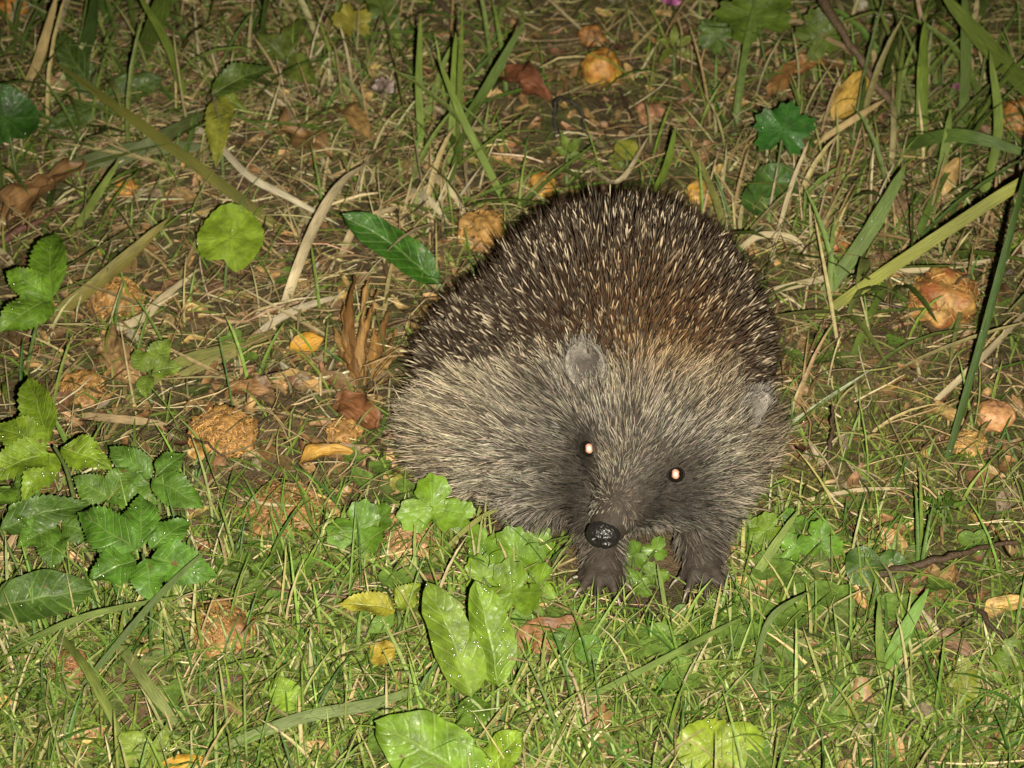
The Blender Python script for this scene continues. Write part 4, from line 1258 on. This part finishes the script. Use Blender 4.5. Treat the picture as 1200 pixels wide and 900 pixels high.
# ------------------------------------------------------------------ dead leaves
for i, (label, b, t, wpx, c, roll, cr, arch) in enumerate((
    ('large crumpled brown leaf at the left edge', (8, 278, 4), (92, 196, 14), 66, (.21, .115, .045), .9, .3, .12),
    ('pinkish brown dead leaf under the olive blade', (124, 392, 2), (168, 452, 6), 44, (.32, .20, .09), .4, .2, .1),
    ('dark red brown leaf on the bare earth above the back', (583, 96, 2), (648, 118, 10), 46, (.17, .065, .03), .8, .25, .2),
    ('orange brown leaf behind the dark lobed leaf', (902, 108, 3), (990, 76, 10), 50, (.30, .15, .05), .6, .25, .15),
    ('folded yellow leaf under the short straw', (978, 142, 4), (1018, 84, 20), 42, (.44, .28, .06), .6, .04, .08),
    ('tan upright dead leaf in the back right clump', (1092, 242, 2), (1124, 184, 24), 32, (.38, .25, .09), .6, .1, .08),
    ('small flat yellow leaf on the thatch', (340, 410, 5), (378, 396, 9), 28, (.48, .25, .03), .3, .06, .08),
    ('curled yellow brown leaf lying left of the flank', (350, 543, 4), (414, 528, 11), 26, (.44, .25, .055), 1.5, .08, .14),
    ('yellowish tan leaf at the right edge of the soil patch', (1152, 720, 3), (1202, 703, 9), 25, (.46, .30, .10), .6, .08, .1),
    ('reddish brown leaf between the big wet leaf and the forepaw', (604, 758, 3), (684, 733, 9), 42, (.24, .115, .05), .5, .16, .1),
    ('small round yellow leaf with brown blotch in the front grass', (434, 772, 6), (466, 760, 12), 30, (.30, .22, .03), .2, .04, .06),
    ('small tan leaf right of the dark forepaw', (884, 692, 3), (908, 658, 10), 22, (.38, .23, .09), .7, .12, .1),
    ('red brown leaf scrap tucked under the left flank', (396, 470, 3), (448, 500, 6), 42, (.20, .085, .035), .7, .2, .1),
    ('pale tan scrap at the left end of the lying twig', (1028, 664, 5), (1052, 672, 7), 14, (.48, .36, .20), .5, .1, .1),
    ('tan strip of leaf left of the pink fruit', (1082, 478, 3), (1132, 496, 6), 22, (.40, .26, .10), .7, .1, .1),
    ('small orange leaf in the clover right of the forepaws', (982, 708, 4), (1006, 690, 8), 20, (.42, .24, .08), .5, .1, .1),
    ('yellow leaf cut by the bottom edge, front left', (188, 902, 5), (246, 892, 9), 26, (.42, .24, .03), .3, .05, .08),
    ('brown leaf lying between the fibrous windfall and the thatch', (262, 462, 3), (318, 458, 8), 26, (.26, .14, .06), .8, .14, .12),
    ('dull brown leaf under the back left growth', (310, 150, 3), (395, 190, 8), 55, (.20, .115, .045), .7, .3, .12),
    ('brown leaf lying flat at the foot of the back right clump', (1000, 330, 2), (1050, 300, 7), 34, (.17, .10, .05), .5, .16, .12),
    ('dull tan leaf on the earth behind the right shoulder', (1020, 232, 3), (1075, 262, 8), 34, (.24, .155, .085), .5, .15, .12),
    ('pale leaf lying on the right soil patch', (1088, 748, 3), (1140, 766, 6), 30, (.24, .15, .09), .4, .14, .1),
    ('small brown leaf under the withered white flower', (396, 128, 4), (432, 160, 9), 34, (.28, .17, .06), .5, .14, .12),
)):
    single_leaf('dead_leaf', label, Q(*b), Q(*t), wpx * PX, mat='deadleaf', cat='dead leaf', group='dead leaves on the ground', prof=prof_oblong, nrm=(rng.normal(0, .25), -.35 + rng.normal(0, .2), .9),
                arch=arch, cup=.05, wave=.07, crumple=cr, c=c, edge=np.array(c) * .55, seed=i, roll=roll, nv=15, nu=27)


wb = Q(428, 448, 0)
wp = empty('withered_plant', wb, 'withered upright brown plant of narrow shrivelled leaves left of the spines', 'dead plant')
for k, (bx, by, tx, ty, tz, wpx) in enumerate(((412, 446, 402, 352, 16, 13), (418, 448, 416, 322, 24, 15), (424, 446, 432, 330, 24, 14), (430, 444, 444, 340, 20, 13), (436, 440, 456, 358, 14, 12), (408, 440, 388, 380, 9, 12),
                                               (440, 436, 466, 386, 8, 12), (416, 450, 408, 372, 12, 14), (428, 450, 426, 366, 14, 15), (436, 446, 440, 378, 12, 13), (420, 452, 392, 412, 5, 14), (434, 452, 462, 414, 5, 13))):
    cb = np.array([(.25, .135, .04), (.19, .095, .03), (.31, .18, .065)][k % 3]) * rng.uniform(.8, 1.15)
    link('leaf', leafmesh(Q(bx, by, 1), Q(tx, ty, tz), wpx * PX, prof=prof_lance, nrm=(rng.normal(0, .5), -.6, .6), arch=rng.uniform(-.06, .14), cup=rng.uniform(-.2, .3), wave=.14, crumple=.22, c=cb, edge=cb * .5, org=wb, seed=200 + k, roll=rng.uniform(.2, .9), nv=9, nu=21), M['deadleaf'], wp)

# ------------------------------------------------------------------ green plants
def plant(name, label, cat, root_px, leaves, c, wet=0, group=None, stem=(.10, .14, .04), seed=0, hub=None):
    """leaves: (kind, args...) ; every leaf hangs on its own stalk from the hub or the root"""
    base = Q(*root_px, 0)
    e = empty(name, base, label, cat, group)
    hubp = Q(*hub) if hub else None
    if hubp is not None:
        mid = (base + hubp) / 2 + np.array([0, .003, .004])
        link('stem', tube([base, mid, hubp], .0011, .0008, stem, K=10, org=base), M['grass'], e)
    for i, lf in enumerate(leaves):
        kind = lf[0]
        cc = np.asarray(lf[-1] if isinstance(lf[-1], tuple) and len(lf[-1]) == 3 and lf[-1][0] < 1 else c, float) * (1 + rng.normal(0, .08))
        sd = seed * 37 + i
        if kind in ('ovate', 'oblong', 'dock', 'lance', 'heart'):
            b, t, wpx = Q(*lf[1]), Q(*lf[2]), lf[3]
            o = link('leaf', leafmesh(b, t, wpx * PX, prof=dict(ovate=prof_ovate, oblong=prof_oblong, dock=prof_dock, lance=prof_lance, heart=prof_heart)[kind],
                                      nrm=(rng.normal(0, .22), -.5 + rng.normal(0, .15), .85), arch=.07 + rng.uniform(-.02, .05), cup=rng.uniform(.02, .16), teeth=14 if kind == 'ovate' else 0,
                                      tamp=.075, wave=.06, crumple=.05, c=cc, org=base, seed=sd, nv=9), M['leaf'], e)
            att = b
        else:
            ctr, rpx = Q(*lf[1]), lf[2]
            sdir = (hubp if hubp is not None else base) - ctr
            sdir = sdir if np.linalg.norm(sdir) > .004 else np.array([.1, -1, -.4])
            o = link('leaf', polarmesh(ctr, rpx * PX, sdir, nrm=(rng.normal(0, .2), -.55 + rng.normal(0, .15), .8), shape=kind, cup=rng.uniform(-.05, .28), wave=.10, c=cc, org=base, seed=sd), M['leafp'], e)
            att = ctr
        if hubp is None or np.linalg.norm(att - hubp) > .004:
            s0 = hubp if hubp is not None else base
            link('leaf_stalk', tube([s0, (s0 + att) / 2 + np.array([0, 0, .002]), att + np.array([0, 0, -.0006])], .0008, .0006, stem, K=8, org=base), M['grass'], e)
        if wet: droplets(o, wet, seed=sd)
    return e


BRI, MID, DRK, YEL = (.105, .215, .020), (.065, .155, .022), (.030, .095, .018), (.20, .25, .035)
PL = 'leafy weeds growing in the turf'
plant('leafy_plant', 'toothed bright green leaves at the left edge beside the olive blade', 'plant', (30, 440), [('ovate', (60, 347, 36), (64, 272, 42), 50), ('ovate', (58, 350, 36), (-2, 392, 34), 50), ('ovate', (52, 345, 38), (8, 318, 44), 38)], (.075, .19, .02), 10, PL, seed=1, hub=(56, 352, 36))
plant('leafy_plant', 'bright toothed leaves standing above the dark ones at the left edge', 'plant', (92, 605), [('ovate', (60, 518, 38), (34, 442, 44), 48), ('ovate', (72, 524, 38), (130, 548, 36), 42), ('ovate', (55, 524, 38), (-12, 498, 40), 44), ('ovate', (58, 530, 38), (-14, 562, 34), 46), ('ovate', (66, 532, 38), (25, 588, 28), 36)], BRI, 14, PL, seed=2, hub=(64, 524, 38))
plant('leafy_plant', 'five-pointed rosette of dark green toothed leaves in the left foreground', 'plant', (180, 745), [('ovate', (160, 644, 40), (92, 600, 42), 46), ('ovate', (166, 640, 41), (164, 580, 46), 40), ('ovate', (176, 645, 40), (222, 612, 42), 36), ('ovate', (178, 652, 39), (254, 676, 34), 46), ('ovate', (172, 656, 38), (180, 706, 30), 42), ('ovate', (160, 656, 38), (106, 678, 34), 50)], (.048, .150, .020), 10, PL, seed=3, hub=(168, 650, 40))
plant('leafy_plant', 'dark toothed leaves between the bright plant and the golden windfall', 'plant', (190, 620), [('ovate', (182, 562, 24), (240, 596, 20), 40), ('ovate', (178, 558, 24), (128, 524, 28), 34), ('ovate', (184, 556, 24), (218, 532, 27), 32), ('ovate', (176, 566, 24), (120, 588, 20), 40)], (.045, .125, .02), 5, PL, seed=4, hub=(180, 561, 24))
plant('leafy_plant', 'big dark leaf low at the left edge under the rosette', 'plant', (50, 735), [('oblong', (-6, 712, 16), (110, 690, 22), 58), ('ovate', (0, 620, 22), (104, 590, 26), 42)], (.040, .105, .022), 4, PL, seed=5)
plant('leafy_plant', 'two large dewy upright leaves in the middle foreground', 'plant', (582, 858), [('oblong', (552, 818, 16), (500, 682, 48), 54, (.10, .205, .028)), ('oblong', (584, 806, 14), (556, 682, 46), 56, (.095, .21, .024)), ('dock', (572, 824, 8), (536, 850, 14), 34, MID)], BRI, 60, PL, stem=(.24, .30, .12), seed=6)
plant('leafy_plant', 'large dewy leaf cut off by the bottom edge left of centre', 'plant', (560, 925), [('oblong', (566, 922, 10), (438, 846, 28), 80, (.085, .20, .022)), ('oblong', (565, 912, 8), (612, 858, 24), 46, BRI)], BRI, 40, PL, seed=7)
plant('leafy_plant', 'small yellowish leaves left of the two large dewy leaves', 'plant', (470, 760), [('ovate', (464, 716, 14), (396, 708, 18), 30, YEL), ('ovate', (468, 712, 14), (492, 684, 22), 30, (.13, .22, .03)), ('lance', (462, 720, 13), (430, 742, 12), 20, MID)], YEL, 3, PL, seed=8, hub=(466, 716, 14))
plant('leafy_plant', 'glossy dark green oblong leaf with pale midrib beside the spiny back', 'plant', (518, 342), [('oblong', (514, 334, 5), (400, 252, 34), 56, (.030, .12, .016))], DRK, 6, PL, stem=(.25, .30, .14), seed=9)
plant('leafy_plant', 'yellow green drooping leaves in the straw at upper left', 'plant', (262, 215), [('ovate', (248, 112, 30), (318, 78, 34), 42, (.055, .115, .022)), ('ovate', (262, 112, 30), (254, 196, 16), 38, (.12, .16, .03)), ('lance', (252, 112, 30), (290, 130, 24), 26, (.09, .15, .03))], MID, 0, PL, seed=10, hub=(256, 112, 30))
plant('round_leaf_plant', 'round scalloped bright leaf standing alone over the straw at left', 'plant', (262, 350), [('scallop', (270, 279, 26), 46, (.125, .245, .028))], BRI, 26, PL, seed=11)
plant('round_leaf_plant', 'dark rounded leaf cut by the left edge near the top', 'plant', (20, 210), [('scallop', (8, 139, 26), 43, (.022, .085, .014))], DRK, 5, PL, seed=12)
plant('round_leaf_plant', 'puckered yellow green leaf at the bottom edge right of centre', 'plant', (845, 930), [('scallop', (834, 880, 12), 36, (.150, .265, .028)), ('scallop', (862, 872, 10), 28, (.130, .24, .028))], YEL, 40, PL, seed=13)
plant('round_leaf_plant', 'small smooth bright oval leaf in the front left grass', 'plant', (352, 845), [('oblong', (346, 830, 8), (322, 794, 16), 36, (.12, .25, .028))], BRI, 3, PL, seed=14)
plant('lobed_leaf_plant', 'dark green cut leaf standing on the earth behind the right shoulder', 'plant', (902, 262), [('lobed', (918, 152, 40), 42, (.022, .100, .022)), ('round', (908, 214, 20), 27, (.030, .085, .020)), ('round', (886, 236, 12), 24, (.030, .085, .022))], DRK, 3, PL, seed=15)
plant('lobed_leaf_plant', 'broad cut leaves hanging at the top edge above the dark cut leaf', 'plant', (900, 95), [('lobed', (886, 18, 36), 56, (.060, .125, .022)), ('lobed', (960, 40, 26), 38, (.055, .105, .022)), ('lobed', (838, 40, 22), 28, (.045, .10, .02))], MID, 2, PL, seed=16)
plant('lobed_leaf_plant', 'yellowish rounded leaf at the top edge left of centre', 'plant', (425, 100), [('lobed', (412, 26, 26), 30, (.17, .20, .045)), ('lobed', (448, 10, 24), 26, (.05, .10, .02))], YEL, 0, PL, seed=17)
plant('small_herb', 'small pale green herb at the top edge above the right shoulder', 'plant', (790, 92), [('lance', (788, 56, 12), (772, 76, 10), 14), ('lance', (790, 54, 13), (768, 46, 18), 14), ('lance', (792, 54, 13), (814, 42, 18), 14), ('lance', (792, 58, 12), (818, 70, 9), 14), ('lance', (790, 52, 14), (790, 28, 22), 13)], (.10, .16, .035), 0, PL, seed=18, hub=(790, 55, 12))
plant('round_leaf_plant', 'small yellowish round leaf on the earth above the back', 'plant', (735, 200), [('round', (734, 176, 8), 17, (.13, .17, .03)), ('round', (722, 190, 5), 11, (.09, .14, .03))], YEL, 0, PL, seed=19)
plant('small_herb', 'small upright green herb beside the black looped twig', 'plant', (664, 215), [('lance', (664, 178, 14), (656, 152, 24), 13), ('lance', (666, 178, 14), (682, 160, 22), 14), ('lance', (665, 182, 13), (648, 172, 16), 12), ('lance', (666, 184, 13), (684, 182, 14), 12)], (.085, .16, .03), 0, PL, seed=20, hub=(665, 182, 12))
TL = 'three-lobed weed leaves around the hedgehog'
for i, (label, rt_, lv, c, wet) in enumerate((
    ('bright three-lobed leaf tucked against the lower left flank', (512, 640), [('three', (506, 594, 22), 38), ('three', (538, 606, 14), 20)], (.085, .20, .018), 6),
    ('three-lobed leaf left of the bright one at the flank', (418, 655), [('three', (420, 620, 16), 34), ('three', (446, 606, 12), 18)], (.060, .16, .02), 3),
    ('dark lobed leaf half hidden under the flank fur', (560, 605), [('three', (560, 566, 10), 24), ('three', (532, 566, 10), 22)], (.035, .10, .018), 0),
    ('small yellowish lobed leaf under the flank', (478, 590), [('three', (472, 562, 8), 17)], (.16, .20, .04), 0),
    ('large lobed leaf with bright glints left of the nose', (606, 690), [('three', (604, 650, 14), 34), ('three', (566, 640, 10), 26), ('three', (632, 634, 8), 20)], (.075, .18, .02), 16),
    ('three-lobed leaf right above the two large dewy leaves', (610, 740), [('three', (600, 694, 16), 36), ('three', (566, 676, 12), 25), ('three', (632, 684, 10), 24)], (.090, .20, .022), 8),
    ('small lobed leaf directly below the black nose', (742, 690), [('three', (742, 652, 4), 19), ('three', (768, 644, 3), 16), ('three', (736, 676, 4), 14)], (.070, .17, .022), 2),
    ('lobed leaf between the two forepaws', (772, 690), [('three', (766, 674, 4), 16), ('three', (752, 690, 4), 13)], (.070, .16, .025), 0),
    ('bright lobed leaf right of the right forepaw', (900, 660), [('three', (898, 622, 12), 22), ('three', (876, 616, 10), 18)], (.085, .18, .022), 2),
    ('bright green lobed leaf near the upright dark twig', (962, 672), [('three', (962, 634, 14), 24), ('three', (932, 642, 10), 20), ('three', (930, 612, 10), 16)], (.060, .17, .018), 3),
    ('dark oval leaf beside the lying twig', (1022, 690), [('round', (1012, 664, 10), 22), ('round', (1046, 662, 7), 16)], (.035, .095, .020), 0),
    ('bright lobed leaf at the right edge of the bottom grass', (1180, 795), [('three', (1184, 770, 9), 20), ('three', (1170, 786, 6), 12)], (.085, .17, .035), 0),
    ('yellow spotted small leaf on the right soil patch', (1128, 812), [('three', (1128, 790, 8), 18), ('round', (1132, 808, 5), 14)], (.13, .19, .03), 2),
    ('small heart-shaped leaf in the middle foreground right of the reddish leaf', (700, 790), [('round', (690, 760, 10), 16), ('three', (662, 748, 10), 14)], (.055, .15, .025), 0),
    ('small lobed leaf in front of the right forepaw', (836, 735), [('three', (838, 716, 6), 16), ('round', (800, 722, 5), 12)], (.050, .13, .030), 0),
)):
    plant('lobed_leaf_plant', label, 'plant', rt_, lv, c, wet, TL, seed=30 + i)
plant('leafy_plant', 'overlapping dark toothed leaves low between the rosette and the left edge', 'plant', (70, 660), [('ovate', (66, 618, 20), (20, 640, 22), 40), ('ovate', (72, 614, 20), (120, 632, 18), 34), ('ovate', (68, 622, 18), (60, 668, 14), 40), ('ovate', (60, 612, 22), (10, 596, 26), 38)], (.050, .135, .020), 5, PL, seed=60, hub=(68, 617, 20))
plant('leafy_plant', 'pale green toothed leaflets beside the tan crumbling fruit', 'plant', (176, 470), [('ovate', (176, 432, 14), (198, 396, 20), 30), ('ovate', (178, 436, 14), (214, 430, 15), 28), ('ovate', (172, 436, 14), (158, 410, 18), 24), ('ovate', (174, 440, 13), (170, 466, 9), 24)], (.090, .175, .030), 2, PL, seed=61, hub=(175, 436, 14))
plant('leafy_plant', 'broad pale leaf low in the front left corner', 'plant', (165, 905), [('oblong', (176, 902, 6), (142, 858, 14), 40), ('lance', (182, 900, 5), (196, 846, 18), 18)], (.105, .19, .035), 2, PL, seed=62)
plant('leafy_plant', 'cluster of mid green toothed leaves at the left edge below the bright ones', 'plant', (18, 600), [('ovate', (16, 566, 22), (66, 556, 26), 38), ('ovate', (12, 570, 22), (-20, 606, 20), 40), ('ovate', (18, 574, 20), (52, 606, 18), 36), ('ovate', (8, 562, 24), (-22, 540, 28), 34)], (.060, .150, .020), 5, PL, seed=63, hub=(14, 568, 22))
plant('leafy_plant', 'toothed leaflets just behind the five-pointed rosette', 'plant', (130, 625), [('ovate', (128, 584, 22), (86, 560, 26), 36), ('ovate', (132, 580, 22), (150, 546, 28), 32), ('ovate', (136, 584, 22), (186, 590, 22), 34)], (.055, .140, .020), 3, PL, seed=64, hub=(132, 584, 22))
plant('leafy_plant', 'dull green drooping leaves among the straw left of the top centre', 'plant', (340, 110), [('ovate', (338, 70, 16), (372, 100, 10), 40), ('ovate', (334, 68, 16), (300, 40, 22), 38), ('oblong', (336, 66, 18), (352, 22, 26), 34)], (.060, .100, .022), 0, PL, seed=65, hub=(336, 68, 16))
plant('leafy_plant', 'dark leaves under the growth in the top left corner', 'plant', (120, 150), [('oblong', (120, 118, 10), (190, 92, 16), 44), ('oblong', (116, 116, 10), (70, 40, 26), 44), ('oblong', (118, 122, 10), (56, 152, 8), 34)], (.035, .080, .018), 0, PL, seed=66, hub=(118, 118, 10))
# feathery herb at the right
e_ = []
for k in range(14):
    a = 2.4 * k; rr = 6 + 1.9 * k
    e_.append(('lance', (1106 + .35 * rr * math.cos(a), 596 + .35 * rr * math.sin(a), 12), (1106 + rr * math.cos(a), 594 + .8 * rr * math.sin(a), 12 + 6 * math.sin(k)), 8))
plant('small_herb', 'feathery rosette of tiny leaflets right of the moss', 'plant', (1106, 622), e_, (.060, .150, .022), 0, PL, seed=50, hub=(1106, 598, 10))

# ------------------------------------------------------------------ small clover sprigs and round seedling leaves
def sprig(kind, seed):
    e = empty('clover_sprig' if kind == 'clover' else 'seedling', (0, 0, 0), 'x', 'plant')
    h = .011
    if kind == 'clover':
        link('stem', tube([(0, 0, -.002), (.001, 0, h * .5), (0, 0, h)], .0005, .0004, (.10, .15, .04), K=6), M['grass'], e)
        for k in range(3):
            a = k * 2.094 + seed
            d = np.array([math.cos(a), math.sin(a), .1])
            me = polarmesh(np.array([0, 0, h]) + d * .0048, .0052, -d, nrm=unit(np.array([0, 0, 1.0]) - d * .15), shape='round', cup=.12, wave=.03, c=(.075, .165, .040), seed=seed * 5 + k, nth=20, nr=4)
            link('leaflet', me, M['leafp'], e)
    else:
        link('stem', tube([(0, 0, -.002), (.001, 0, h * .3), (0, 0, h * .6)], .0005, .0004, (.10, .15, .04), K=6), M['grass'], e)
        for k in range(2 + seed % 2):
            a = k * 2.6 + seed * 1.1
            d = np.array([math.cos(a), math.sin(a), .15])
            me = polarmesh(np.array([0, 0, h * .6]) + d * .0055, .0050 + .0008 * k, -d, nrm=unit(np.array([0, -.2, 1.0]) - d * .2), shape='round', cup=.08, wave=.04, c=(.085, .150, .060), seed=seed * 5 + k, nth=20, nr=4)
            link('leaf', me, M['leafp'], e)
    return e


protos = [sprig('clover', 0), sprig('clover', 1), sprig('clover', 2), sprig('seedling', 3), sprig('seedling', 4)]
used = set()
zones = (   # px, py, spread px, how many, where
    (775, 752, (100, 20), 34, 'in front of the forepaws'), (930, 690, (60, 40), 22, 'right of the forepaws'), (640, 745, (60, 30), 18, 'beside the two large dewy leaves'),
    (330, 690, (110, 50), 18, 'in the grass around the left windfalls'), (430, 560, (50, 40), 7, 'beside the left flank'), (950, 810, (150, 50), 22, 'in the front right grass'),
    (200, 850, (150, 40), 8, 'in the front left grass'), (1100, 660, (80, 60), 8, 'around the lying dark twig'), (260, 420, (90, 60), 6, 'among the dead leaves at left'), (980, 430, (60, 50), 6, 'on the moss at the right flank'),
)
anchors = (('dark right forepaw', 822, 672), ('left forepaw', 706, 672), ('two large dewy leaves', 545, 760), ('broad blunt blade', 1050, 760), ('lying dark twig', 1105, 655), ('round fibrous windfall', 262, 742),
           ('flattened fibrous windfall', 333, 600), ('golden fibrous windfall', 262, 510), ('curled yellow leaf', 382, 535), ('reddish brown leaf', 644, 746), ('puckered yellow green leaf', 842, 876),
           ('small smooth oval leaf', 334, 812), ('upright dark twig', 972, 515), ('feathery rosette', 1106, 596), ('small flat yellow leaf', 358, 402), ('tan windfall', 136, 352), ('big reddish windfall', 1106, 352),
           ('five-pointed rosette', 168, 650), ('bottom edge leaf', 490, 872), ('yellow leaf scrap', 217, 896), ('small orange leaf', 994, 699), ('small yellow leaf', 450, 766))
seen_labels = {}
for zx, zy, sp, cnt, where in zones:
    for k in range(cnt):
        for _ in range(30):
            px, py = rng.normal(zx, sp[0] * .7), rng.normal(zy, sp[1] * .7)
            w0 = Q(px, py)
            if keep_off_animal(w0[None, :2], -.018)[0] and not (655 < px < 870 and py < 708): break
        i = rng.integers(0, 5)
        if i in used:
            o = copy_tree(protos[i])
        else:
            o = protos[i]; used.add(i)
        low = 640 < px < 890 and py < 745
        o.location = w0 - np.array([0, 0, .005 if low else 0])
        o.rotation_euler = (rng.normal(.12, .15), rng.normal(0, .15), rng.uniform(0, 6.28))
        size = rng.uniform(.42, .92) * (.8 if low else 1)
        o.scale = (size,) * 3
        kind = 'three-leaved clover sprig' if i < 3 else 'round-leaved grey green seedling'
        near_ = sorted(anchors, key=lambda a: (a[1] - px) ** 2 + (a[2] - py) ** 2)
        opts = []
        for an, ax, ay in near_[:12]:
            dx, dy = px - ax, py - ay
            rel = ('right of' if dx > 0 else 'left of') if abs(dx) > 1.6 * abs(dy) else (('in front of' if dy > 0 else 'behind') if abs(dy) > 1.6 * abs(dx) else (('front' if dy > 0 else 'back') + (' right of' if dx > 0 else ' left of')))
            dist = 'close ' if math.hypot(dx, dy) < 60 else ''
            opts += [f'{"tiny" if size < .57 else "small" if size < .75 else "larger"} {kind} {dist}{rel} the {an}']
        lab = next((q for q in opts if q not in seen_labels), opts[0])
        seen_labels[lab] = 1
        o['label'] = lab
        o['group'] = f'{"clover sprigs" if i < 3 else "round-leaved seedlings"} in the turf'
for i, o in enumerate(protos):
    if i not in used: o.location = Q(620 + 20 * i, 860)

# ------------------------------------------------------------------ flowers
def flower(label, px, py, z, rpx, c, c2, droop=0.0):
    base = Q(px, py + 26, 0)
    e = empty('flower', base, label, 'flower')
    top = Q(px, py, z)
    link('stem', tube([base, (base + top) / 2 + np.array([.002, 0, .002]), top], .0009, .0007, (.14, .16, .06), K=8, org=base), M['grass'], e)
    r = rpx * PX
    for k in range(16):
        u = unit(np.array([math.cos(k * 2.4) * (1 - k / 22), math.sin(k * 2.4) * (1 - k / 22), .25 + k / 16 - droop]))
        b = top + u * r * .15; t = top + u * r
        link('petal', leafmesh(b, t, r * .55, prof=prof_oblong, nrm=unit(np.cross(u, [.3, .2, .9])), arch=.1, cup=.2, c=np.array(c) + (np.array(c2) - np.array(c)) * (k / 16), org=base, seed=k, nv=5, nu=7), M['petal'], e)
    return e


flower('withered whitish clover flower in the growth left of the crossed blades', 450, 104, 14, 18, (.36, .28, .27), (.20, .14, .11), .3)
flower('pink flower cut by the top edge', 786, 4, 30, 15, (.42, .12, .30), (.30, .10, .22))
flower('small dull pink flower in the back right clump', 1122, 104, 16, 9, (.30, .12, .20), (.22, .10, .13))
